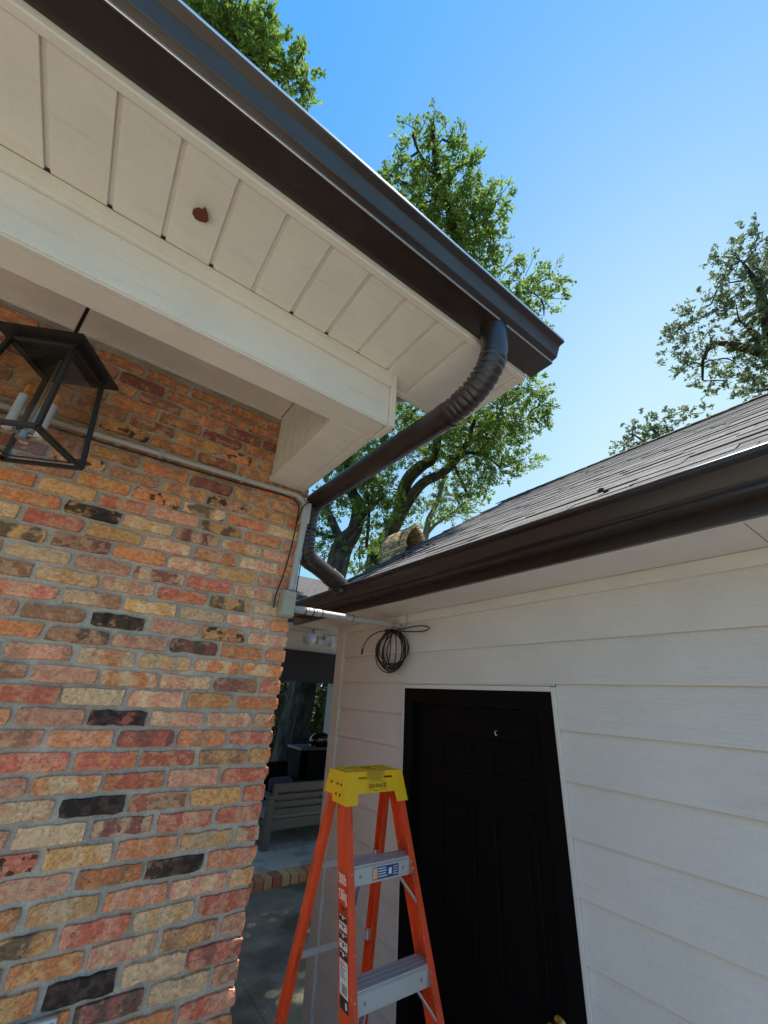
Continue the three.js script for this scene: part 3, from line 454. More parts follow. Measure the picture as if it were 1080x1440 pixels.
  part('hook', tube([[1.7, 2.524, -2.10], [1.7, 2.47, -2.105], [1.695, 2.44, -2.105], [1.68, 2.437, -2.10]], 0.002, 14, 5), std({ color: lin(0.2, 0.16, 0.13), roughness: 0.6 }), k);
}
// brown leaf stuck under the soffit
{
  const s = new THREE.Shape(); [[0, 0.03], [0.008, 0.022], [0.020, 0.010], [0.022, -0.004], [0.012, -0.02], [0.002, -0.026], [-0.010, -0.02], [-0.016, -0.006], [-0.014, 0.010], [-0.006, 0.02], [-0.007, 0.032]].forEach(([x, y], i) => i ? s.lineTo(x, y) : s.moveTo(x, y));
  const g = new THREE.ExtrudeGeometry(s, { depth: 0.0015, bevelEnabled: false, curveSegments: 2 }); g.scale(1.2, 1.2, 1); g.rotateX(Math.PI / 2 + 0.25); g.rotateY(0.4); g.translate(-0.07, 3.339, -0.975);
  solo('dead_leaf', uvM(g), std({ color: srgb(104, 54, 28), roughness: 0.8, side: THREE.DoubleSide }), 'small curled brown leaf stuck to the white soffit', 'leaf');
}
// ---------------------------------------------------------------- porch lantern
{
  const cx = -0.328, cz = -1.5715, yaw = Math.atan2(1.623 - 1.402, -0.157 + 0.271);  // one side runs N -> R
  const o = thing('porch_lantern', 'black framed glass lantern with three candle bulbs hanging under the porch', 'lantern', [cx, 2.69, cz], 0);
  const u = V(-0.157 + 0.271, 0, -1.623 + 1.402).normalize(), w = V(-u.z, 0, u.x), h = 0.125, ht = 0.095, H = 0.345;
  const pt = (a, b, y, s) => [u.x * a * s + w.x * b * s, y, u.z * a * s + w.z * b * s], C4 = [[-1, -1], [1, -1], [1, 1], [-1, 1]];
  const side = [u.x, 0, u.z];
  for (let i = 0; i < 4; i++) {
    const [a, b] = C4[i], [c, d] = C4[(i + 1) % 4];
    part('post', bar(pt(a, b, 0, h), pt(a, b, H, ht), 0.014, 0.014, side), M.blackMetal, o);
    part('bottom_rail', bar(pt(a, b, 0, h), pt(c, d, 0, h), 0.013, 0.013, [0, 1, 0]), M.blackMetal, o);
    part('top_rail', bar(pt(a, b, H - 0.004, ht), pt(c, d, H - 0.004, ht), 0.012, 0.012, [0, 1, 0]), M.blackMetal, o);
    const A = pt(a * 0.95, b * 0.95, 0.008, h), B = pt(c * 0.95, d * 0.95, 0.008, h), Cc = pt(c * 0.95, d * 0.95, H - 0.012, ht), D = pt(a * 0.95, b * 0.95, H - 0.012, ht);
    const g = new THREE.BufferGeometry(); g.setAttribute('position', new THREE.Float32BufferAttribute([...A, ...B, ...Cc, ...A, ...Cc, ...D], 3)); g.computeVertexNormals();
    part('glass_pane', uvM(g), phys({ color: lin(0.80, 0.79, 0.76), transmission: 1, thickness: 0, roughness: 0.03, ior: 1.5, side: THREE.DoubleSide }), o);
    part('inner_rail', bar(pt(a * 0.8, b * 0.8, 0.006, h), pt(c * 0.8, d * 0.8, 0.006, h), 0.005, 0.005, [0, 1, 0]), M.blackMetal, o);
  }
  // flared hipped cap
  const rim = 0.134, pos = []; const tri = (...q) => q.forEach(p => pos.push(...p)); const ap = [0, 0.445, 0];
  for (let i = 0; i < 4; i++) { const [a, b] = C4[i], [c, d] = C4[(i + 1) % 4]; const A = pt(a, b, 0.365, rim), B = pt(c, d, 0.365, rim), A2 = pt(a, b, 0.355, rim), B2 = pt(c, d, 0.355, rim), A3 = pt(a * 0.3, b * 0.3, 0.43, rim), B3 = pt(c * 0.3, d * 0.3, 0.43, rim); tri(A, B, B3, A, B3, A3, A3, B3, ap, A2, B2, B, A2, B, A); }
  const A = C4.map(([a, b]) => pt(a, b, 0.355, rim)); tri(A[0], A[2], A[1], A[0], A[3], A[2]);
  const rg = new THREE.BufferGeometry(); rg.setAttribute('position', new THREE.Float32BufferAttribute(pos, 3)); rg.computeVertexNormals(); part('cap', uvM(rg), phys({ color: lin(0.012, 0.012, 0.013), roughness: 0.45, side: THREE.DoubleSide }), o);
  part('stem', rod([0, 0.44, 0], [0, 0.80, 0], 0.0065, 10), M.blackMetal, o); part('canopy', rod([0, 0.8, 0], [0, 0.822, 0], 0.06, 20), M.blackMetal, o);
  part('socket_bar', [rod([0, 0.03, 0], [0, 0.36, 0], 0.004, 8), ...[0, 1, 2].map(i => { const f = 0.5 + i * 2.094; return rod([0, 0.035, 0], [0.045 * Math.cos(f), 0.035, 0.045 * Math.sin(f)], 0.006, 8); }), rod([0, 0.02, 0], [0, 0.045, 0], 0.018, 14)], std({ color: lin(0.35, 0.33, 0.3), metalness: 0.9, roughness: 0.3 }), o);
  for (let i = 0; i < 3; i++) {
    const f = 0.5 + i * 2.094, x = 0.045 * Math.cos(f), z = 0.045 * Math.sin(f);
    const cd = part('candle', rod([x, 0.03, z], [x, 0.16, z], 0.0125, 14), std({ color: lin(0.6, 0.6, 0.6), roughness: 0.5 }), o);
    const bl = new THREE.LatheGeometry([[0.006, 0], [0.008, 0.004], [0.0135, 0.02], [0.0145, 0.03], [0.011, 0.048], [0.004, 0.066], [0, 0.072]].map(p => new THREE.Vector2(...p)), 14); bl.translate(x, 0.161, z);
    part('bulb', bl.toNonIndexed(), phys({ color: lin(1, 0.86, 0.62), transmission: 1, thickness: 0, roughness: 0.03, side: THREE.DoubleSide }), cd);
    part('filament', [rod([x - 0.004, 0.168, z], [x - 0.003, 0.205, z], 0.0016, 5), rod([x + 0.004, 0.168, z], [x + 0.003, 0.205, z], 0.0016, 5), rod([x, 0.168, z + 0.004], [x, 0.2, z + 0.003], 0.0016, 5)], std({ color: lin(0.9, 0.45, 0.10), roughness: 0.4 }), cd);
  }
}
// ---------------------------------------------------------------- step ladder
{
  const FL = V(1.058, 1.725, -1.682), W = 0.288, DP = 0.118;
  const o = thing('step_ladder', 'orange fibreglass step ladder with yellow top cap standing by the black door', 'ladder', [1.2, 0, -1.6]);
  const off = o.position; const L = (p) => [p[0] - off.x, p[1] - off.y, p[2] - off.z];
  const fg = T.fibre = tex(256, 256, (u, v) => { const a = fbm(u * 40, v * 3, 5, 3, 40, 3), b = fbm(u * 6, v * 6, 9, 4, 6, 6); const k = 1 + (a - 0.5) * 0.10 + (b - 0.5) * 0.14, sc = sstep(0.68, 0.75, fbm(u * 20, v * 5, 77, 3, 20, 5)) * 0.4; const pt = sstep(0.93, 0.95, vn(u * 46, v * 46, 131, 46, 46)) * 0.75; return [mix(mix(226 * k, 120, sc), 214, pt), mix(mix(72 * k, 60, sc), 190, pt), mix(mix(26 * k, 45, sc), 165, pt)]; });
  const orange = phys({ map: scaled(fg, 2), roughness: 0.5, clearcoat: 0.35, clearcoatRoughness: 0.35, bumpMap: scaled(T.fine, 4), bumpScale: 0.0004 });
  const alu = std({ color: lin(0.60, 0.60, 0.61), metalness: 0.6, roughness: 0.45, bumpMap: scaled(T.fine, 3), bumpScale: 0.0004 });
  const yel = phys({ map: tex(256, 256, (u, v) => { const s = sstep(0.62, 0.72, fbm(u * 9, v * 9, 15, 4, 9, 9)), b = fbm(u * 5, v * 5, 25, 3, 5, 5); return [mix(226 + 20 * b, 120, s * 0.5), mix(176 + 20 * b, 105, s * 0.5), mix(12 + 10 * b, 30, s * 0.5)]; }), roughness: 0.55, clearcoat: 0.15 });
  const rivetM = std({ color: lin(0.35, 0.35, 0.36), metalness: 0.8, roughness: 0.45 });
  // rails: C channels. line(top, sx, sz): point at height y
  const line = (x, z, sx, sz) => (y) => V(x + sx * (1.725 - y), y, z + sz * (1.725 - y));
  const xl = FL.x + 0.002, xr = FL.x + W - 0.002, zf = FL.z - 0.004, zr = FL.z - DP + 0.01;
  const SXF = 0.066, SZF = 0.325, SXR = 0.072, SZR = -0.205;
  const rails = { fl: line(xl, zf, -SXF, SZF), fr: line(xr, zf, SXF, SZF), rl: line(xl, zr, -SXR, SZR), rr: line(xr, zr, SXR, SZR) };
  const channel = (f, sx, dz, wd, fl) => {                        // outline in (x, z); web outside, flanges inward
    const th = 0.0045, pts = sx < 0 ? [[0, 0], [fl, 0], [fl, -dz * th], [th, -dz * th], [th, -dz * (wd - th)], [fl, -dz * (wd - th)], [fl, -dz * wd], [0, -dz * wd]] : [[0, 0], [-fl, 0], [-fl, -dz * th], [-th, -dz * th], [-th, -dz * (wd - th)], [-fl, -dz * (wd - th)], [-fl, -dz * wd], [0, -dz * wd]];
    return toCreasedNormals(prism(pts, 0.03, 1.69, (a, b, t) => { const c = f(t); return L([c.x + a, t, c.z + b]); }), 0.5);
  };
  part('front_rail', channel(rails.fl, -1, 1, 0.074, 0.027), orange, o); part('front_rail', channel(rails.fr, 1, 1, 0.074, 0.027), orange, o);
  part('rear_rail', channel(rails.rl, -1, -1, 0.05, 0.022), orange, o); part('rear_rail', channel(rails.rr, 1, -1, 0.05, 0.022), orange, o);
  for (const [k, f] of Object.entries(rails)) { const p = f(0.02), d = k[0] === 'f' ? -0.037 : 0.025; part('foot', bx(p.x - off.x - 0.02, p.x - off.x + 0.02, 0, 0.06, p.z - off.z + d - 0.042, p.z - off.z + d + 0.042, 0.006), std({ color: lin(0.02, 0.02, 0.02), roughness: 0.8 }), o); }
  // steps with ribbed treads
  for (let i = 1; i <= 5; i++) {
    const y = 1.725 - 0.290 * i, a = rails.fl(y), b = rails.fr(y), x0 = a.x - off.x + 0.005, x1 = b.x - off.x - 0.005, z1 = a.z - off.z - 0.004, z0 = z1 - 0.078;
    const st = part('step', [bx(x0, x1, y - 0.004, y, z0, z1, 0.0015), bx(x0, x1, y - 0.055, y - 0.0045, z1 - 0.004, z1, 0.0015), bx(x0, x1, y - 0.03, y - 0.0045, z0, z0 + 0.004, 0.0015), ...[0, 1, 2, 3].map(k => bx(x0 + 0.001, x1 - 0.001, y + 0.0002, y + 0.0055, z0 + 0.002 + k * 0.0205, z0 + 0.0145 + k * 0.0205, 0.001))], alu, o);
    for (const s of [0, 1]) {
      const xx = s ? x1 : x0, q = s ? -1 : 1;
      part('brace', bar([xx + q * 0.066, y - 0.052, z1 - 0.016], [xx + q * 0.006 - q * 0.004, y - 0.135, z1 - 0.012 + 0.04], 0.024, 0.003, [0, 0, 1]), alu, st);
      for (const dy of [-0.014, -0.042]) { const c = new THREE.SphereGeometry(0.0055, 8, 6); c.scale(1, 1, 0.5); c.translate(xx - q * 0.012 + q * 0.026, y + dy, z1 + 0.008 + SZF * 0); part('rivet', c.toNonIndexed(), rivetM, st); }
      const c2 = new THREE.SphereGeometry(0.0055, 8, 6); c2.scale(1, 1, 0.4); c2.translate(xx + q * 0.055, y - 0.028, z1 + 0.001); part('rivet', c2.toNonIndexed(), rivetM, st);
    }
    // flat bars between the rear rails
    const c = rails.rl(y - 0.06), d = rails.rr(y - 0.06); part('rear_bar', bar(L([c.x + 0.002, y - 0.06, c.z + 0.012]), L([d.x - 0.002, y - 0.06, d.z + 0.012]), 0.022, 0.006, [0, 1, 0]), alu, o);
    part('rear_bracket', [bx(d.x - off.x - 0.022, d.x - off.x + 0.003, y - 0.078, y - 0.04, d.z - off.z - 0.004, d.z - off.z + 0.02, 0.002)], alu, o);
  }
  // spreader bars, one on each side, hinged in the middle
  for (const [f, r, q] of [['fl', 'rl', -1], ['fr', 'rr', 1]]) {
    const y = 0.86, a = rails[f](y - 0.06), b = rails[r](y + 0.02), m = a.clone().lerp(b, 0.5); m.y += 0.02;
    part('spreader', [bar(L([a.x - q * 0.012, a.y, a.z - 0.04]), L([m.x - q * 0.012, m.y, m.z]), 0.02, 0.004, [0, 1, 0]), bar(L([m.x - q * 0.017, m.y, m.z]), L([b.x - q * 0.012, b.y, b.z + 0.02]), 0.02, 0.004, [0, 1, 0])], alu, o);
  }
  // top cap: hollow moulded cap with skirt and four legs
  const y1 = 1.727, x0 = FL.x - 0.004 - off.x, x1 = FL.x + W + 0.004 - off.x, z1 = FL.z + 0.004 - off.z, z0 = z1 - DP - 0.012;
  const flare = 0.016;
  const skirt = (pts, map) => prism(pts, 0, 0.005, map);
  const fw = x1 - x0;
  const front = [[-flare * 0.6, -0.108], [0.045, -0.108], [0.052, -0.072], [fw - 0.052, -0.072], [fw - 0.045, -0.108], [fw + flare * 0.6, -0.108], [fw, 0], [0, 0]];
  const dep = z1 - z0, sideP = [[0, -0.108], [0.075, -0.108], [0.08, -0.085], [dep - 0.04, -0.085], [dep + 0.004, -0.085], [dep, 0], [0, 0]];
  const holeFront = (() => { const s = new THREE.Shape(front.map(p => new THREE.Vector2(...p))); for (const hx of [0.058, fw - 0.105]) { const h = new THREE.Path(); h.moveTo(hx, -0.026); h.lineTo(hx + 0.05, -0.026); h.lineTo(hx + 0.05, -0.017); h.lineTo(hx, -0.017); s.holes.push(h); } const g = new THREE.ExtrudeGeometry(s, { depth: 0.005, bevelEnabled: true, bevelSize: 0.001, bevelThickness: 0.001, bevelSegments: 1 }); g.translate(x0, y1, z1 - 0.005); const p = g.attributes.position; for (let i = 0; i < p.count; i++) p.setZ(i, p.getZ(i) + (y1 - p.getY(i)) * 0.335); g.computeVertexNormals(); return uvM(g); })();
  const capGs = [holeFront, prism(front.map(([a, b]) => [a, b * 0.8]), 0, 0.005, (a, b, t) => [x0 + a, y1 + b, z0 + t + b * 0.21]),
    prism(sideP, 0, 0.005, (a, b, t) => [x0 + t + b * 0.1, y1 + b, z1 - a - b * (0.335 * (1 - a / dep) - 0.21 * (a / dep))]), prism(sideP, 0, 0.005, (a, b, t) => [x1 - t - b * 0.1, y1 + b, z1 - a - b * (0.335 * (1 - a / dep) - 0.21 * (a / dep))]),
    bx(x0 + 0.002, x1 - 0.002, y1 - 0.008, y1 - 0.001, z0 + 0.002, z1 - 0.002, 0.002)];
  const cap = part('top_cap', capGs, yel, o);
  const rib = []; for (const x of [x0 + 0.03, x0 + 0.11, x1 - 0.11, x1 - 0.03]) rib.push(bx(x - 0.006, x + 0.006, y1 - 0.0008, y1 + 0.005, z0 + 0.01, z1 - 0.01, 0.002));
  rib.push(bx(x0 + 0.02, x1 - 0.02, y1 - 0.0006, y1 + 0.004, z0 + 0.006, z0 + 0.014, 0.002), bx(x0 + 0.12, x0 + 0.21, y1 - 0.0004, y1 + 0.008, z0 + 0.03, z0 + 0.05, 0.003));
  part('tray_ribs', rib, yel, cap);
  for (const [dy, dz] of [[-0.045, 0.02], [-0.045, 0.05], [-0.08, 0.02], [-0.08, 0.05], [-0.045, 0.10]]) { const c = new THREE.CylinderGeometry(0.005, 0.005, 0.004, 10); c.rotateZ(Math.PI / 2); c.translate(x0 + dy * 0.1 - 0.0005, y1 + dy, z1 - dz); part('bolt_hole', c.toNonIndexed(), std({ color: lin(0.05, 0.04, 0.03), roughness: 0.8 }), cap); }
  // printed marks
  const card = (name, w, h, draw, place, parent) => { const c = document.createElement('canvas'); c.width = w; c.height = h; draw(c.getContext('2d'), w, h); const t = new THREE.CanvasTexture(c); t.colorSpace = THREE.SRGBColorSpace; t.needsUpdate = true; const g = place(); part(name, g, std({ map: t, roughness: 0.45 }), parent); };
  const quad = (a, b, c, d) => { const g = new THREE.BufferGeometry(); g.setAttribute('position', new THREE.Float32BufferAttribute([...a, ...b, ...c, ...a, ...c, ...d], 3)); g.setAttribute('uv', new THREE.Float32BufferAttribute([0, 0, 1, 0, 1, 1, 0, 0, 1, 1, 0, 1], 2)); g.computeVertexNormals(); return g; };
  card('cap_mark', 512, 200, (x, w, h) => { x.fillStyle = '#e3b512'; x.fillRect(0, 0, w, h); x.strokeStyle = '#4c3d10'; x.lineWidth = 7; x.beginPath(); x.ellipse(w / 2, h / 2, w * 0.46, h * 0.42, 0, 0, 7); x.stroke(); x.fillStyle = '#1c1a12'; x.font = 'italic bold 104px sans-serif'; x.textAlign = 'center'; x.textBaseline = 'middle'; x.fillText('WERNER', w / 2, h / 2 + 4); },
    () => { const xa = x0 + 0.098, xb = xa + 0.106, ya = y1 - 0.068, yb = y1 - 0.030, zq = (y) => z1 + (y1 - y) * 0.335 + 0.0022; return quad([xa, ya, zq(ya)], [xb, ya, zq(ya)], [xb, yb, zq(yb)], [xa, yb, zq(yb)]); }, cap);
  const side_ = (ya, yb, za, zb) => () => { const f = rails.fl, p = (y, d) => { const c = f(y); return L([c.x - 0.0012, y, c.z - d]); }; return quad(p(ya, za), p(ya, zb), p(yb, zb), p(yb, za)); };
  card('rail_label', 160, 640, (x, w, h) => {
    x.fillStyle = '#d8481c'; x.fillRect(0, 0, w, h); x.fillStyle = '#f0e6dc'; x.font = 'bold 74px sans-serif'; x.textAlign = 'center'; x.save(); x.scale(0.78, 1); x.fillText('300lb', w / 2 / 0.78, 70); x.fillText('136kg', w / 2 / 0.78, 150); x.restore();
    for (let i = 0; i < 6; i++) { const y = 175 + i * 42; x.fillStyle = i === 0 ? '#b5340f' : i % 2 ? '#23262e' : '#d9d6d0'; x.fillRect(8, y, w - 16, 38); x.fillStyle = i % 2 ? '#d9d6d0' : '#23262e'; for (let k = 0; k < 3; k++) x.fillRect(18 + k * 44, y + 8, 30, 7 + (k % 2) * 12); }
    x.fillStyle = '#dcdad5'; x.fillRect(8, 430, w - 16, 150); x.fillStyle = '#34363c'; for (let k = 0; k < 9; k++) x.fillRect(20, 440 + k * 8, 40 + hash(k, 2, 3) * 70, 3); for (let k = 0; k < 18; k++) x.fillRect(40 + k * 5, 530, 1 + hash(k, 1, 1) * 3, 40);
    x.fillStyle = '#23262e'; x.fillRect(8, 584, w - 16, 52); x.fillStyle = '#d9d6d0'; x.fillRect(100, 596, 30, 28);
  }, side_(1.105, 1.425, 0.066, 0.008), o);
  { const y = 1.725 - 0.290, a = rails.fl(y), b = rails.fr(y), xa = a.x - off.x + 0.115, xb = xa + 0.125, z = a.z - off.z - 0.0028;
    card('step_label', 512, 160, (x, w, h) => { x.fillStyle = '#1d3f70'; x.fillRect(0, 0, w, h); x.fillStyle = '#e0a878'; x.fillRect(8, 10, 90, h - 20); x.fillStyle = '#14233f'; x.fillRect(300, 20, 90, h - 40); x.fillStyle = '#cfd8e4'; x.font = 'bold 30px sans-serif'; for (let k = 0; k < 4; k++) { x.fillRect(112, 18 + k * 34, 150 + hash(k, 5, 5) * 30, 14); x.fillRect(404, 26 + k * 32, 90, 10); } x.fillRect(315, 34, 60, 90); }, () => quad([xa, y - 0.047, z], [xb, y - 0.047, z], [xb, y - 0.010, z], [xa, y - 0.010, z]), o); }
}
// ---------------------------------------------------------------- the patio at the end of the passage
{
  T.slab = tex(512, 512, (u, v) => { const a = fbm(u * 5, v * 5, 161, 5, 5, 5), c = vn(u * 200, v * 200, 5, 200, 200), st = sstep(0.6, 0.72, fbm(u * 9, v * 9, 191, 4, 9, 9)); const k = 188 + (a - 0.5) * 40 + (c - 0.5) * 16 - st * 30; return [k, k * 0.99, k * 0.95]; });
  const slab = struct('patio', bx(0.9, 8.5, -0.1, 0.085, -9.5, -5.66, 0.004), std({ map: scaled(T.slab, 0.35), roughness: 0.85 }));
  const bm = [[206, 140, 104], [216, 170, 130], [190, 116, 88], [220, 182, 136], [200, 152, 112]].map(c => std({ color: srgb(...c), roughness: 0.95, bumpMap: scaled(T.fine, 8), bumpScale: 0.004 }));
  for (let i = 0; i < 34; i++) { const x = 0.95 + i * 0.108; part('brick', bx(x, x + 0.098, -0.06, 0.09 + rr(-0.004, 0.004), -5.655, -5.462 + rr(-0.004, 0.004), 0.006), bm[Math.floor(rnd() * 5)], slab); }
  const mulch = struct('leaf_litter', bx(3.2, 16, -0.1, 0.02, -22, -9.6, 0), std({ map: tex(256, 256, (u, v) => { const a = vn(u * 60, v * 60, 3, 60, 60), b = vn(u * 110, v * 110, 4, 110, 110); return [70 + a * 90 * b, 52 + a * 62 * b, 36 + a * 34 * b]; }), roughness: 1 }));
}
{ // open pavilion over the patio
  const o = thing('patio_pavilion', 'patio cover with grey shingle roof and dark beam beyond the passage', 'pavilion');
  const wood = std({ color: srgb(46, 42, 44), roughness: 0.8 });
  part('beam', bx(0.95, 7.2, 2.16, 2.56, -5.72, -5.56, 0.006), wood, o);
  part('header_board', bx(0.95, 7.2, 2.565, 2.83, -5.64, -5.60, 0.004), M.sidingPlain, o);
  part('soffit', bx(0.95, 7.4, 2.84, 2.86, -5.70, -5.12, 0.003), M.sidingPlain, o);
  part('fascia', bx(0.95, 7.4, 2.85, 3.0, -5.117, -5.09, 0.003), M.brown, o);
  for (const [x, z] of [[1.02, -5.64], [7.1, -5.64], [1.02, -9.2], [7.1, -9.2]]) part('post', bx(x - 0.07, x + 0.07, 0.08, 2.16, z - 0.07, z + 0.07, 0.006), wood, o);
  part('rear_beam', bx(0.95, 7.2, 2.30, 2.6, -9.28, -9.12, 0.006), wood, o);
  const roof = part('roof', [prism([[-5.05, 3.0], [-5.05, 3.03], [-7.4, 4.11], [-9.8, 3.03], [-9.8, 3.0], [-7.4, 4.07]], 0.95, 7.5, (a, b, t) => [t, b, a])], M.roof, o);
  const rows = []; const ang = Math.atan(1.08 / 2.35), L = Math.hypot(1.08, 2.35); for (let i = 0; i < L / 0.14; i++) { let x = 0.95 + (i % 2) * 0.1; while (x < 7.4) { const w = rr(0.22, 0.42), g = new THREE.BoxGeometry(Math.min(w, 7.5 - x) - 0.004, 0.009 + (rnd() < 0.4 ? 0.005 : 0), 0.165); g.translate(0, 0.005, -0.08); g.rotateX(ang + 0.03); const s = i * 0.14 / L; g.translate(x + w / 2, mix(3.03, 4.11, s) + 0.002, mix(-5.03, -7.4, s)); rows.push(uvM(g, false, rnd(), rnd())); x += w; } }
  stuff(part('shingles', rows, M.roofs[2], roof));
  part('ceiling', bx(1.0, 7.2, 2.835, 2.842, -9.1, -5.73, 0), wood, o);
}
{
  const w = std({ color: lin(0.62, 0.60, 0.57), roughness: 0.5 });
  const o = thing('floodlight', 'white twin floodlight with motion sensor under the far eave', 'floodlight', [2.70, 2.80, -5.30]);
  part('junction', bx(-0.085, 0.085, -0.06, 0.038, -0.05, 0.05, 0.012), w, o);
  for (const s of [-1, 1]) { const g = new THREE.LatheGeometry([[0.001, 0.10], [0.035, 0.098], [0.045, 0.06], [0.05, 0.03], [0.092, 0], [0.096, -0.008], [0.085, -0.004], [0.001, 0.004]].map(p => new THREE.Vector2(...p)), 24); g.rotateX(Math.PI / 2 + 0.5); g.rotateY(s * 0.35); g.translate(s * 0.15, -0.11, 0.05); part('lamp_head', g.toNonIndexed(), w, o); part('knuckle', rod([s * 0.06, -0.05, 0], [s * 0.14, -0.08, -0.03], 0.018, 10), w, o); }
  const d = new THREE.SphereGeometry(0.05, 16, 10); d.scale(1, 0.8, 1); d.translate(0, -0.13, 0.03); part('sensor', [d.toNonIndexed(), rod([0, -0.06, 0], [0, -0.1, 0.015], 0.02, 10)], w, o);
}
{ // sofa seen from behind
  const m = std({ color: srgb(104, 98, 88), roughness: 0.7 }), cu = std({ color: srgb(150, 148, 150), roughness: 0.95, bumpMap: scaled(T.fine, 10), bumpScale: 0.002 }), pu = std({ color: srgb(92, 74, 96), roughness: 0.95 });
  const o = thing('patio_sofa', 'grey slatted outdoor sofa seen from behind on the patio', 'sofa', [2.74, 0.085, -6.3]);
  const W = 1.75, D = 0.85;
  part('back_rail', bx(0.06, W - 0.06, 0.64, 0.755, -0.06, 0.0, 0.02), m, o);
  part('back_post', bx(0.06, 0.135, 0.56, 0.70, -0.065, -0.002, 0.01), m, o); part('back_post', bx(W - 0.135, W - 0.06, 0.56, 0.70, -0.065, -0.002, 0.01), m, o);
  for (const [y0, y1] of [[0.565, 0.62], [0.47, 0.535], [0.38, 0.45], [0.215, 0.335]]) part('slat', bx(0.105, W - 0.105, y0, y1, -0.055, -0.015, 0.006), m, o);
  part('base_rail', bx(0.1, W - 0.1, 0.05, 0.10, -D + 0.02, -D + 0.06, 0.006), m, o);
  for (const x of [0, W - 0.1]) { part('leg', bx(x, x + 0.1, 0, 0.575, -0.09, -0.001, 0.006), m, o); part('leg', bx(x, x + 0.1, 0, 0.575, -D, -D + 0.09, 0.006), m, o); part('arm', bx(x - 0.005, x + 0.105, 0.576, 0.615, -D - 0.01, 0.004, 0.01), m, o); part('side_rail', bx(x + 0.02, x + 0.08, 0.08, 0.2, -D + 0.09, -0.09, 0.006), m, o); }
  part('seat_frame', bx(0.1, W - 0.1, 0.2, 0.25, -D + 0.03, -0.06, 0.006), m, o);
  part('seat_cushion', bx(0.11, W - 0.11, 0.252, 0.40, -D + 0.02, -0.06, 0.04), cu, o);
  part('back_cushion', bx(0.12, W / 2 - 0.01, 0.40, 0.72, -0.24, -0.07, 0.05), cu, o); part('back_cushion', bx(W / 2 + 0.01, W - 0.12, 0.40, 0.72, -0.24, -0.07, 0.05), cu, o);
  const c2 = solo('throw_cushion', bx(2.86, 3.22, 0.66, 0.86, -6.72, -6.56, 0.06), pu, 'purple throw cushion leaning in the corner of the outdoor sofa', 'cushion');
}
{
  const k = phys({ color: lin(0.010, 0.010, 0.011), roughness: 0.8, specularIntensity: 0.2 }), top = std({ color: lin(0.12, 0.12, 0.13), roughness: 0.5 });
  const o = thing('grill_cart', 'black outdoor cabinet with open shelf carrying the small grill', 'cabinet', [3.84, 0.085, -7.7]);
  part('cabinet', bx(0.16, 0.8, 0.06, 0.98, -0.5, 0, 0.01), k, o); part('shelf', bx(0, 0.158, 0.52, 0.54, -0.48, -0.02, 0.004), k, o); part('side_panel', bx(0, 0.02, 0.06, 0.98, -0.5, -0.0, 0.004), k, o);
  part('back_panel', bx(0.021, 0.158, 0.06, 0.98, -0.5, -0.48, 0.003), k, o); part('floor_panel', bx(0.021, 0.158, 0.06, 0.09, -0.478, -0.0, 0.003), k, o);
  part('countertop', bx(-0.03, 0.84, 0.985, 1.025, -0.54, 0.05, 0.008), top, o);
  for (const [x, z] of [[0.03, -0.05], [0.76, -0.05], [0.03, -0.45], [0.76, -0.45]]) part('caster', rod([x, 0, z], [x, 0.06, z], 0.025, 10), k, o);
  const g = thing('table_grill', 'small round black grill with silver trim on the cabinet', 'grill', [4.29, 1.112, -7.85]);
  const lid = new THREE.SphereGeometry(0.16, 20, 10, 0, Math.PI * 2, 0, Math.PI / 2); lid.scale(1.35, 0.95, 1); lid.translate(0, 0.09, 0); part('lid', lid.toNonIndexed(), phys({ color: lin(0.015, 0.015, 0.017), roughness: 0.25, clearcoat: 1, clearcoatRoughness: 0.1 }), g);
  const bw = new THREE.SphereGeometry(0.16, 20, 8, 0, Math.PI * 2, Math.PI / 2, Math.PI / 3); bw.scale(1.3, 0.7, 1); bw.translate(0, 0.085, 0); part('bowl', bw.toNonIndexed(), k, g);
  part('lid_handle', bar([-0.12, 0.13, 0.17], [0.06, 0.13, 0.17], 0.02, 0.015, [0, 1, 0]), std({ color: lin(0.6, 0.6, 0.6), metalness: 0.9, roughness: 0.25 }), g);
  for (const s of [-1, 1]) part('leg', [bar([s * 0.15, 0, 0.1], [s * 0.12, 0.06, 0.04], 0.014, 0.014), bar([s * 0.15, 0, -0.1], [s * 0.12, 0.06, -0.04], 0.014, 0.014)], std({ color: lin(0.5, 0.5, 0.5), metalness: 0.9, roughness: 0.3 }), g);
  const f = thing('lounge_chair', 'dark cushioned lounge chair between the sofa and the black cabinet', 'chair', [2.95, 0.085, -7.6]);
  part('seat', bx(0, 0.78, 0.25, 0.44, -0.35, 0.35, 0.06), k, f); part('backrest', bx(0.02, 0.76, 0.445, 0.80, -0.37, -0.22, 0.06), k, f); for (const x of [0, 0.70]) part('arm', bx(x, x + 0.08, 0.3, 0.6, -0.3, 0.36, 0.03), k, f); for (const [x, z] of [[0.05, 0.3], [0.73, 0.3], [0.05, -0.3], [0.73, -0.3]]) part('leg', rod([x, 0, z], [x, 0.26, z], 0.025, 8), k, f);
}
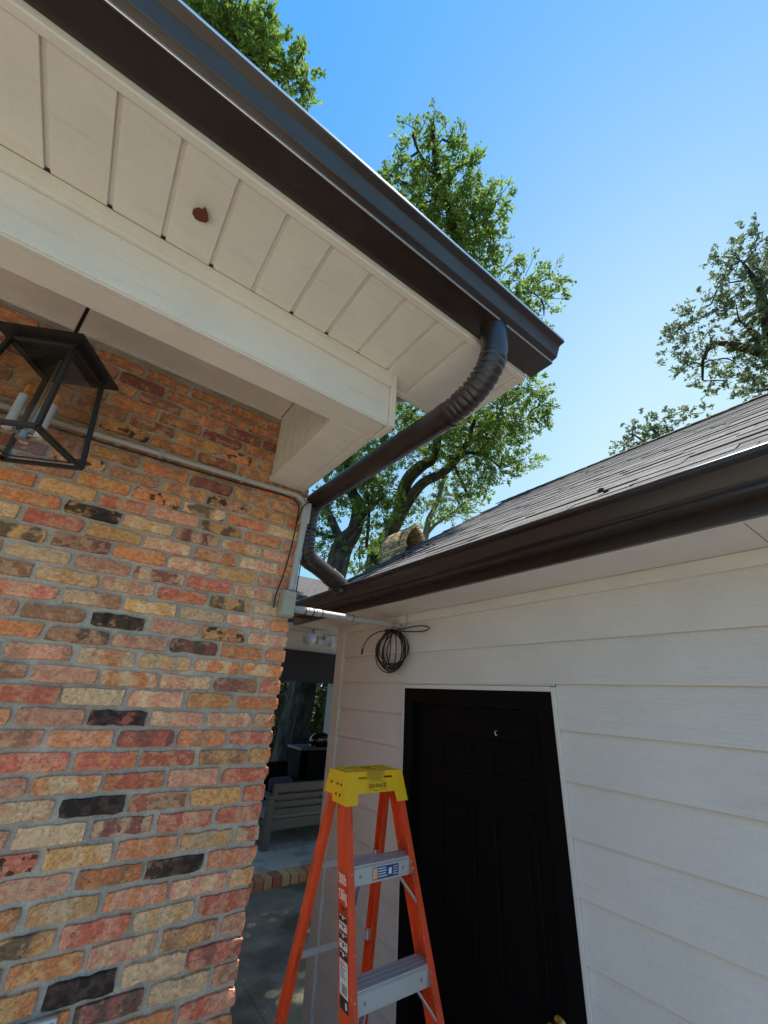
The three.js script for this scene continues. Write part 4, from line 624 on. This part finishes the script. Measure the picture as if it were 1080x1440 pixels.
{ // outdoor fireplace chimney with a pointed arched hood
  const o = thing('brick_chimney', 'tan brick chimney with pointed arch opening behind the grey roof', 'chimney', [5.18, 0, -6.6]);
  const w2 = 0.29, zf = 0.4, zb = -0.42, y0 = 4.72, sp = 4.92, ap = 5.43;
  const bmat = [[186, 154, 108], [160, 128, 88], [204, 172, 126], [140, 110, 80]].map(c => std({ color: srgb(...c), roughness: 0.95, bumpMap: scaled(T.fine, 8), bumpScale: 0.004 }));
  const RA = ((ap - sp) ** 2 + w2 ** 2) / (2 * w2), TA = Math.acos((RA - w2) / RA), arch = (k) => { const s = k < 0 ? -1 : 1, th = Math.abs(k) * TA; return [s * (RA * Math.cos(th) - (RA - w2)), sp + RA * Math.sin(th)]; };
  part('stack', [bx(-w2, w2, 0, y0, zb, zf, 0.01), bx(-w2, -w2 + 0.05, y0, sp, zb, zf - 0.02, 0), bx(w2 - 0.05, w2, y0, sp, zb, zf - 0.02, 0), bx(-w2 + 0.05, w2 - 0.05, y0, ap - 0.1, zb, zb + 0.05, 0)], std({ color: srgb(128, 116, 98), roughness: 0.95 }), o);
  // soffit of the vault
  const vp = []; for (let i = -12; i <= 12; i++) vp.push(arch(1 - Math.abs(i) / 12).map((q, j) => j ? q - 0.03 : q * 0.93 * (i < 0 ? -1 : 1))); const pos = []; for (let i = 0; i < vp.length - 1; i++) { const a = [...vp[i], zb], b = [...vp[i + 1], zb], c = [...vp[i + 1], zf - 0.01], d = [...vp[i], zf - 0.01]; pos.push(...a, ...b, ...c, ...a, ...c, ...d); }
  const vg = new THREE.BufferGeometry(); vg.setAttribute('position', new THREE.Float32BufferAttribute(pos, 3)); vg.computeVertexNormals(); part('vault', uvM(vg), std({ color: srgb(172, 141, 102), roughness: 1, side: THREE.DoubleSide }), o);
  const gs = [[], [], [], []], ring = [];
  for (const s of [-1, 1]) for (let i = 0; i < 10; i++) { const t0 = i / 10; const a = arch(1e-6 + t0), b = arch(t0 + 0.1); const dy = b[1] - a[1], dx = b[0] - a[0], an = Math.atan2(dy, dx); for (let j = 0; j < 5; j++) { const g = new RoundedBoxGeometry(Math.hypot(dx, dy) - 0.008, 0.055, 0.145, 1, 0.006); g.rotateZ(an); g.translate((a[0] + b[0]) / 2, (a[1] + b[1]) / 2, zb + 0.08 + j * 0.165 - (i % 2) * 0.04); if (s < 0) { const zc = zb + 0.08 + j * 0.165 - (i % 2) * 0.04; g.rotateY(Math.PI); g.translate(0, 0, 2 * zc); } if (j === 4) continue; gs[Math.floor(rnd() * 4)].push(uvM(g)); }
    const g = new RoundedBoxGeometry(Math.hypot(dx, dy) - 0.008, 0.075, 0.12, 1, 0.006); g.rotateZ(an * 1); g.translate((a[0] + b[0]) / 2, (a[1] + b[1]) / 2 , zf - 0.04); if (s < 0) { g.rotateY(Math.PI); g.translate(0, 0, 2 * (zf - 0.04)); } ring.push(uvM(g)); }
  for (const s of [-1, 1]) for (let r = 0; r < 14; r++) for (let j = 0; j < 5; j++) gs[Math.floor(rnd() * 4)].push(bx(s * w2 - 0.02, s * w2 + 0.02, 3.95 + r * 0.07, 3.95 + r * 0.07 + 0.06, zb + j * 0.165 + (r % 2) * 0.08, zb + j * 0.165 + 0.15 + (r % 2) * 0.08, 0.006));
  gs.forEach((g, i) => stuff(part('hood_bricks', g, bmat[i], o)));
  ring.forEach((g, i) => part('arch_brick', g, std({ color: srgb(...[[206, 158, 104], [190, 128, 90], [214, 180, 130]][i % 3]), roughness: 0.95 }), o));
}
{ // white sided neighbour building glimpsed past the corner
  const o = thing('neighbour_building', 'pale blue grey sided building glimpsed beyond the grill', 'building', [5.42, 0, -9.8], -0.51);
  part('wall', bx(0.02, 4, 0, 2.6, -3, 0, 0), M.siding, o); for (let i = 0; i < 14; i++) part('siding_board', bx(0, 4.0, i * 0.18, i * 0.18 + 0.175, 0.001, 0.012 + 0.004, 0.003), std({ color: srgb(196, 204, 212), roughness: 0.7 }), o);
  part('roof', prism([[0.3, 2.601], [-1.5, 3.1], [-3.3, 2.601]], -0.2, 4.2, (a, b, t) => [t, b, a]), M.roof, o);
}
// dark board fence closing the yard
{
  const o = thing('board_fence', 'weathered dark board fence behind the oak trunk', 'fence', [0, 0, -17]);
  const fm = [[64, 54, 46], [56, 48, 42], [74, 62, 52]].map(c => std({ color: srgb(...c), roughness: 0.95 }));
  for (let i = 0; i < 46; i++) part('board', bx(2.6 + i * 0.15, 2.6 + i * 0.15 + 0.142, 0, 2.25 + rr(-0.02, 0.02), -0.02, 0, 0.004), fm[Math.floor(rnd() * 3)], o);
  for (const y of [0.4, 1.45]) part('rail', bx(2.6, 9.5, y, y + 0.09, -0.06, -0.021, 0.004), fm[0], o);
}
// ---------------------------------------------------------------- trees
const leafGeo = (() => { const g = new THREE.BufferGeometry(); // folded leaf with a pointed tip
  const P = [[0, 0, 0], [0.3, 0.22, 0.06], [0.66, 0.23, 0.04], [1, 0, -0.08], [0.66, -0.23, 0.04], [0.3, -0.22, 0.06], [0.5, 0, -0.02]]; const F = [[0, 6, 1], [1, 6, 2], [2, 6, 3], [3, 6, 4], [4, 6, 5], [5, 6, 0]], pos = [];
  for (const f of F) for (const i of f) pos.push(P[i][0], P[i][2], P[i][1]); g.setAttribute('position', new THREE.Float32BufferAttribute(pos, 3)); g.computeVertexNormals(); return g; })();
const leafMat = (c) => phys({ color: c, roughness: 0.75, transmission: 0.55, thickness: 0, side: THREE.DoubleSide, specularIntensity: 0.6 });
const limb = (pts, N = 0) => { const c = CR(pts.map(p => p[0])), R = pts.map(p => p[1]), n = R.length - 1; return sweep(c, N || n * 8, 10, (u, f) => { const t = c.getUtoTmapping(u) * n, i = Math.min(n - 1, Math.floor(t)); return mix(R[i], R[i + 1], t - i) * (1 + 0.10 * Math.sin(f * 3 + u * 9) + 0.05 * Math.sin(f * 5 - u * 23)); }); };
function tree(name, label, limbs, clumps, opt) {
  const { leaf = 0.10, dens = 2.2, cols, group, bark = M.bark, base } = opt;
  const o = thing(name, label, 'tree', base ?? [0, 0, 0], 0, group); const off = o.position;
  const lm = part('trunk', limbs.slice(0, opt.trunkN ?? 1).map(l => limb(l)), bark, o); lm.position.copy(off).negate();
  const nodes = []; limbs.forEach(l => { const c = CR(l.map(p => p[0])); for (let i = 2; i <= 12; i++) nodes.push(c.getPoint(i / 12)); });
  const br = limbs.slice(opt.trunkN ?? 1).map(l => limb(l)), mats = [], cs = []; const m4 = new THREE.Matrix4(), q = new THREE.Quaternion(), e = new THREE.Euler();
  for (const [x, y, rx, ry, r, dn = 1] of clumps) {
    const c = pix(x, y, r), k = r / FPX, a = rx * k, b = ry * k; const right = V(1, 0, 0).applyQuaternion(camera.quaternion), up = V(0, 1, 0).applyQuaternion(camera.quaternion), fw = V(0, 0, 1).applyQuaternion(camera.quaternion);
    let near = nodes[0], bd = 1e9; for (const n of nodes) { const d = n.distanceTo(c); if (d < bd) { bd = d; near = n; } }
    if (bd > 0.1) { const mid = near.clone().lerp(c, 0.5).add(V(rr(-0.15, 0.15), rr(-0.1, 0.25), rr(-0.15, 0.15)).multiplyScalar(Math.min(1, bd))); br.push(limb([[near, 0.018 + 0.008 * Math.min(3, bd)], [mid, 0.018], [c, 0.009]], 10)); nodes.push(c); }
    const tw = Math.max(5, Math.round(dens * dn * (y > 500 ? opt.low ?? 1 : 1) * 0.030 * rx * ry));
    for (let i = 0; i < tw; i++) {
      const dir = V(rr(-1, 1), rr(-1, 1), rr(-1, 1)); if (dir.length() > 1) { i--; continue; } const L0 = dir.length(); dir.multiplyScalar(Math.pow(L0, 0.4) / Math.max(L0, 0.05) * L0 > 0 ? 1 : 1);
      const tp = c.clone().addScaledVector(right, dir.x * a).addScaledVector(up, dir.y * b).addScaledVector(fw, dir.z * (a + b) / 2);
      const od = tp.clone().sub(c).normalize().add(V(rr(-0.6, 0.6), rr(-0.4, 0.6), rr(-0.6, 0.6))).normalize(); const tl = rr(0.12, 0.25) * (opt.tw ?? 1);
      if (i % 3 === 0) br.push(limb([[c.clone().lerp(tp, 0.25), 0.007], [tp, 0.005], [tp.clone().addScaledVector(od, tl), 0.003]], 4));
      const tone = rr(0.75, 1.25), nl = Math.round(rr(13, 20));
      for (let j = 0; j < nl; j++) {
        const p = tp.clone().addScaledVector(od, tl * (j / nl)).add(V(rr(-1, 1), rr(-1, 1), rr(-1, 1)).multiplyScalar(0.05)); const d = od.clone().add(V(rr(-1, 1), rr(-0.7, 0.9), rr(-1, 1)).multiplyScalar(1.1)).normalize();
        q.setFromUnitVectors(V(1, 0, 0), d); const q2 = new THREE.Quaternion().setFromAxisAngle(V(1, 0, 0), rr(-1.2, 1.2)); q.multiply(q2); const s = leaf * rr(0.65, 1.2); m4.compose(p.sub(off), q, V(s, s, s)); mats.push(m4.clone());
        const cc = cols[Math.floor(rnd() * cols.length)]; cs.push([cc[0] * tone, cc[1] * tone, cc[2] * tone]);
      }
    }
  }
  if (br.length) { const b = part('branches', br, bark, o); b.position.copy(off).negate(); }
  const im = new THREE.InstancedMesh(leafGeo, leafMat(new THREE.Color(1, 1, 1)), mats.length); im.name = 'crown'; im.castShadow = im.receiveShadow = true; im.userData.kind = 'stuff';
  mats.forEach((m, i) => { im.setMatrixAt(i, m); im.setColorAt(i, lin(...cs[i])); }); o.add(im); return o;
}
const GREEN = [[0.21, 0.32, 0.06], [0.17, 0.27, 0.055], [0.26, 0.37, 0.07], [0.135, 0.22, 0.05]], OLIVE = [[0.17, 0.22, 0.12], [0.15, 0.19, 0.11], [0.20, 0.25, 0.13], [0.12, 0.16, 0.09]];
{
  const p = pix, G0 = V(5.2, -0.1, -11.0);
  tree('oak_tree', 'large oak with broad trunk behind the patio and leaning forked limbs',
    [[[G0, 0.55], [V(5.2, 1.2, -11.0), 0.40], [V(5.35, 3.0, -10.8), 0.36], [p(470, 812, 12.3), 0.34], [p(481, 768, 12.4), 0.33], [p(498, 745, 12.5), 0.22], [p(503, 712, 12.7), 0.20], [p(494, 688, 12.9), 0.17], [p(488, 640, 13.2), 0.12]],
      [[p(481, 772, 12.4), 0.2], [p(470, 740, 12.5), 0.13], [p(460, 718, 12.6), 0.12], [p(446, 695, 12.8), 0.09]], [[p(475, 757, 12.45), 0.07], [p(455, 752, 12.2), 0.06], [p(437, 747, 12), 0.04]],
      [[p(497, 745, 12.5), 0.1], [p(520, 715, 12.3), 0.08], [p(541, 697, 12.2), 0.05]], [[p(515, 770, 12.6), 0.05], [p(519, 725, 12.6), 0.045], [p(516, 690, 12.7), 0.04]], [[p(488, 640, 13.2), 0.12], [p(520, 580, 13), 0.09], [p(540, 530, 13), 0.06]]],
    [[500, 690, 30, 22, 12.6], [478, 650, 26, 28, 12.8], [520, 655, 34, 26, 12.5], [470, 770, 18, 12, 12.2, 0.7], [450, 735, 14, 16, 12, 0.8], [455, 765, 10, 14, 12, 0.6], [530, 715, 32, 22, 12.4], [525, 745, 22, 14, 12.6, 0.8], [505, 770, 24, 14, 12.8, 0.8], [470, 715, 22, 16, 12.8, 0.8], [540, 690, 26, 20, 12.6], [460, 690, 18, 20, 12.9, 0.8], [505, 800, 20, 10, 13.2, 1.2], [540, 775, 20, 14, 13.4, 1.2], [555, 590, 30, 26, 12.6], [510, 610, 34, 28, 12.8]],
    { cols: GREEN, base: [5.2, 0, -11], dens: 5.5, leaf: 0.095 });
  tree('oak_tree', 'tall leafy oak with curved dark limb rising behind the chimney and gutter',
    [[[V(8.6, -0.1, -11.4), 0.4], [V(8.3, 3.5, -11.2), 0.32], [p(528, 792, 14.0), 0.30], [p(542, 762, 14.0), 0.28], [p(556, 736, 13.9), 0.24], [p(572, 708, 13.7), 0.20], [p(594, 680, 13.4), 0.17], [p(626, 662, 13.0), 0.14], [p(652, 630, 12.6), 0.09], [p(668, 590, 12.4), 0.05]],
      [[p(556, 736, 13.9), 0.2], [p(570, 680, 13.8), 0.22], [p(592, 655, 13.6), 0.2], [p(612, 640, 13.5), 0.14], [p(620, 560, 12.4), 0.14], [p(640, 440, 11.2), 0.13], [p(640, 330, 10.3), 0.10], [p(615, 240, 10.3), 0.06], [p(608, 165, 10.5), 0.03]],
      [[p(626, 662, 13), 0.09], [p(661, 622, 12.8), 0.07], [p(697, 590, 12.6), 0.05], [p(711, 559, 12.5), 0.03]], [[p(645, 635, 12.8), 0.07], [p(680, 640, 12.6), 0.05], [p(702, 656, 12.5), 0.03]], [[p(640, 470, 11.4), 0.1], [p(700, 420, 10.6), 0.06], [p(750, 410, 10.2), 0.03]], [[p(632, 640, 12.9), 0.06], [p(655, 690, 13), 0.05], [p(660, 700, 13), 0.04]], [[p(628, 260, 10.3), 0.05], [p(595, 225, 10.3), 0.03], [p(580, 190, 10.4), 0.02]], [[p(640, 330, 10.3), 0.05], [p(680, 310, 10.2), 0.03], [p(700, 280, 10.2), 0.02]]],
    [[612, 160, 5, 10, 10.52, 0.9], [592, 186, 22, 12, 10.44, 0.8], [622, 196, 18, 14, 10.36, 0.8], [582, 212, 14, 14, 10.36, 0.7], [642, 196, 6, 10, 10.36, 0.6], [605, 222, 32, 16, 10.28, 0.8], [638, 238, 26, 20, 10.20], [665, 230, 10, 16, 10.20, 0.8], [548, 246, 14, 9, 10.20, 0.8], [566, 256, 18, 16, 10.20], [590, 265, 36, 22, 10.20, 1.2], [632, 275, 44, 26, 10.12, 1.3], [612, 300, 46, 28, 10.12, 1.3], [660, 305, 34, 28, 10.12, 1.2], [697, 283, 17, 20, 10.04], [690, 320, 22, 24, 10.04], [650, 340, 40, 26, 10.12, 1.3], [675, 365, 32, 22, 10.12, 1.1], [705, 380, 22, 18, 10.12], [735, 395, 26, 20, 10.04], [770, 392, 22, 14, 9.96, 0.9], [760, 420, 26, 18, 9.96], [765, 445, 12, 14, 9.96, 0.8], [720, 430, 26, 24, 10.04], [690, 450, 30, 30, 10.12], [650, 430, 40, 40, 10.20], [600, 380, 40, 40, 10.20], [620, 470, 40, 40, 9.6, 2.2], [560, 440, 44, 44, 9.4, 2.2], [590, 490, 40, 36, 9.6, 2.2], [530, 480, 40, 40, 9.6, 2.2], [640, 395, 40, 30, 9.4, 2.2], [600, 420, 40, 36, 9.2, 2.2], [560, 390, 40, 30, 9.2, 2.0], [560, 330, 40, 40, 10.20],  // densest clumps, hidden behind the eave, are added to shade the passage ground
      [590, 570, 34, 24, 12.37], [625, 595, 36, 26, 12.39, 1.1], [665, 600, 36, 26, 12.32, 1.1], [700, 575, 34, 28, 12.10, 1.1], [735, 545, 32, 20, 11.86, 1.1], [760, 570, 16, 22, 11.97, 0.9], [740, 590, 24, 22, 12.17], [765, 600, 8, 12, 12.12, 0.8], [705, 620, 36, 24, 12.41, 1.1], [660, 640, 36, 24, 12.61, 1.1], [620, 630, 30, 22, 12.76], [740, 645, 24, 13, 12.53, 0.9], [700, 660, 34, 18, 12.70, 1.1], [665, 680, 30, 18, 12.80, 1.1], [640, 700, 28, 20, 13.00], [600, 720, 26, 18, 13.60, 0.8], [575, 740, 18, 14, 13.80, 0.8], [570, 640, 28, 20, 13.11], [545, 620, 22, 18, 12.81], [640, 725, 24, 10, 13.60], [620, 670, 20, 14, 13.30, 0.7], [590, 700, 20, 14, 13.60, 0.6], [610, 610, 40, 30, 14.16, 1.1], [680, 610, 40, 30, 13.96, 1.1]],
    { cols: GREEN, base: [8.6, 0, -11.4], leaf: 0.082, dens: 2.0, low: 2.4, tw: 0.8 });
  tree('slender_tree', 'slender pale trunked tree beside the tan chimney',
    [[[V(9.9, -0.1, -12.4), 0.16], [V(9.9, 3, -12.3), 0.14], [p(598, 753, 14.8), 0.12], [p(607, 722, 14.8), 0.10], [p(616, 702, 14.8), 0.09], [p(623, 678, 14.8), 0.07], [p(632, 645, 14.8), 0.04]], [[p(598, 753, 14.8), 0.08], [p(612, 738, 14.8), 0.06], [p(635, 722, 14.7), 0.04], [p(655, 705, 14.7), 0.03]]],
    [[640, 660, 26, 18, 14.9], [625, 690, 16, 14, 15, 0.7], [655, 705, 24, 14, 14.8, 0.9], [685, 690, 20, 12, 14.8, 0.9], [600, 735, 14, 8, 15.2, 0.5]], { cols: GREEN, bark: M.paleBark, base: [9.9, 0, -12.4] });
  tree('overhanging_oak', 'leafy oak branch rising above the porch gutter from behind the brick house',
    [[[V(-2.5, -0.1, -10.5), 0.4], [V(-2.3, 5, -9.6), 0.33], [V(-1.6, 9, -7.6), 0.24], [p(330, 130, 12.6), 0.14], [p(370, 100, 12.4), 0.06], [p(405, 105, 12.3), 0.03]], [[p(330, 130, 12.6), 0.1], [p(310, 60, 12.5), 0.06], [p(290, 10, 12.5), 0.04]]],
    [[275, 5, 34, 22, 12.6], [305, 20, 30, 24, 12.5, 1.1], [330, 40, 30, 28, 12.4, 1.2], [350, 65, 30, 28, 12.4, 1.2], [375, 80, 24, 24, 12.3, 1.1], [392, 100, 20, 22, 12.3], [412, 118, 18, 14, 12.3, 0.9], [425, 75, 12, 12, 12.3, 0.7], [436, 128, 9, 12, 12.3, 0.7], [425, 95, 12, 12, 12.3, 0.6], [330, 95, 40, 36, 12.7], [290, 50, 40, 40, 12.8], [240, -30, 50, 40, 12.8], [430, 145, 6, 5, 12.3, 0.8]], { cols: GREEN, leaf: 0.105, base: [-2.5, 0, -10.5] });
  tree('distant_oak', 'olive green oak spreading over the grey shingle ridge',
    [[[V(17, -0.1, 0.5), 0.4], [V(16.4, 5, 0.2), 0.35], [p(1140, 520, 15.5), 0.22], [p(1080, 497, 15.2), 0.15], [p(1040, 487, 15), 0.10], [p(1010, 482, 14.9), 0.07], [p(990, 500, 14.9), 0.045], [p(988, 535, 14.9), 0.025]], [[p(1090, 500, 15.2), 0.12], [p(1075, 440, 15), 0.12], [p(1065, 400, 14.9), 0.07], [p(1045, 370, 14.9), 0.03]], [[p(1070, 495, 15.2), 0.07], [p(1060, 470, 15), 0.05], [p(1040, 450, 15), 0.03]], [[p(1140, 520, 15.5), 0.1], [p(1100, 540, 15.4), 0.05], [p(1070, 550, 15.3), 0.03]]],
    [[1065, 345, 28, 18, 14.9], [1040, 365, 26, 18, 14.9], [1015, 362, 10, 8, 14.9, 0.6], [1075, 380, 26, 26, 14.9, 1.1], [1045, 395, 26, 22, 14.9], [1015, 400, 14, 14, 14.9, 0.6], [1070, 425, 28, 26, 15, 1.1], [1035, 428, 16, 10, 14.9, 0.5], [1000, 428, 18, 16, 14.9, 0.9], [980, 448, 22, 18, 14.9], [955, 460, 16, 12, 14.9, 0.8], [938, 475, 8, 7, 14.9, 0.8], [970, 480, 24, 20, 14.9, 0.9], [955, 510, 16, 16, 14.9, 0.8], [980, 515, 22, 18, 14.9, 0.8], [1000, 535, 18, 12, 14.9, 0.8], [1010, 505, 20, 16, 14.9, 0.7], [1035, 510, 24, 20, 15, 0.9], [1060, 495, 20, 14, 15, 0.9], [1040, 465, 24, 14, 15, 0.7], [1070, 470, 18, 20, 15, 0.9], [995, 550, 8, 7, 14.9, 0.6], [1022, 535, 10, 8, 15, 0.6], [1075, 515, 14, 20, 15, 0.8], [1060, 553, 30, 14, 15.3], [1085, 535, 24, 20, 15.3], [1110, 430, 40, 60, 15.2], [1140, 500, 60, 50, 15.8]], { cols: OLIVE, dens: 1.9, leaf: 0.10, base: [17, 0, 0.5] });
  tree('distant_tree', 'small grey green tree top showing above the shingle roof',
    [[[V(20, -0.1, -9), 0.3], [V(19.6, 6, -8.8), 0.22], [p(925, 640, 22), 0.12], [p(915, 600, 22), 0.05]], [[p(925, 635, 22), 0.07], [p(890, 610, 22), 0.03]]],
    [[905, 605, 28, 20, 22], [935, 588, 18, 12, 22, 0.9], [955, 580, 12, 8, 22, 0.7], [885, 598, 14, 12, 22, 0.8], [880, 625, 16, 10, 22, 0.9], [945, 605, 30, 18, 22], [920, 630, 40, 20, 22.2], [972, 582, 10, 6, 22, 0.7], [868, 632, 8, 6, 22, 0.8], [990, 580, 6, 5, 22, 0.5]], { cols: OLIVE, dens: 2.2, leaf: 0.14, base: [20, 0, -9] });
  // shrubs in the shade behind the patio
  for (const [x, z, h] of [[6.6, -14.6, 3.6], [8.2, -15.2, 4.2], [5.0, -15.4, 3.8], [9.6, -13.6, 3.8], [7.3, -16.2, 4.8], [5.9, -16, 4.6]]) {
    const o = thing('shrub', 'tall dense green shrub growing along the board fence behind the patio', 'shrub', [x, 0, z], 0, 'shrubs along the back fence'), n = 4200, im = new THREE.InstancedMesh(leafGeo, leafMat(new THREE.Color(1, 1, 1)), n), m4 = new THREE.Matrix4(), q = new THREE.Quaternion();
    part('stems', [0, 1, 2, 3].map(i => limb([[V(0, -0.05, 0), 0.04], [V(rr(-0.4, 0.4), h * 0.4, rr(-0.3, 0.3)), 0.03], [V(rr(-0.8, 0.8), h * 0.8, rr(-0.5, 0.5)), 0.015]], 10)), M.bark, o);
    im.name = 'foliage'; im.userData.kind = 'stuff'; im.castShadow = im.receiveShadow = true;
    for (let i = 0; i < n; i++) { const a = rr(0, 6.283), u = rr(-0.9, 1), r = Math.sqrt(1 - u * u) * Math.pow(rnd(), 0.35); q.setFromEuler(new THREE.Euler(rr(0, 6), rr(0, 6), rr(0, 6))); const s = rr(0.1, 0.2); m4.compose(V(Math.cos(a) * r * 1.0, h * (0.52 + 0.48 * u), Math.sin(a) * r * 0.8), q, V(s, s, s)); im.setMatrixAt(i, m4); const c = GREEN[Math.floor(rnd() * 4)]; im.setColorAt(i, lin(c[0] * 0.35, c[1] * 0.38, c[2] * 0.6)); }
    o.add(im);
  }
}
renderer.render(scene, camera);
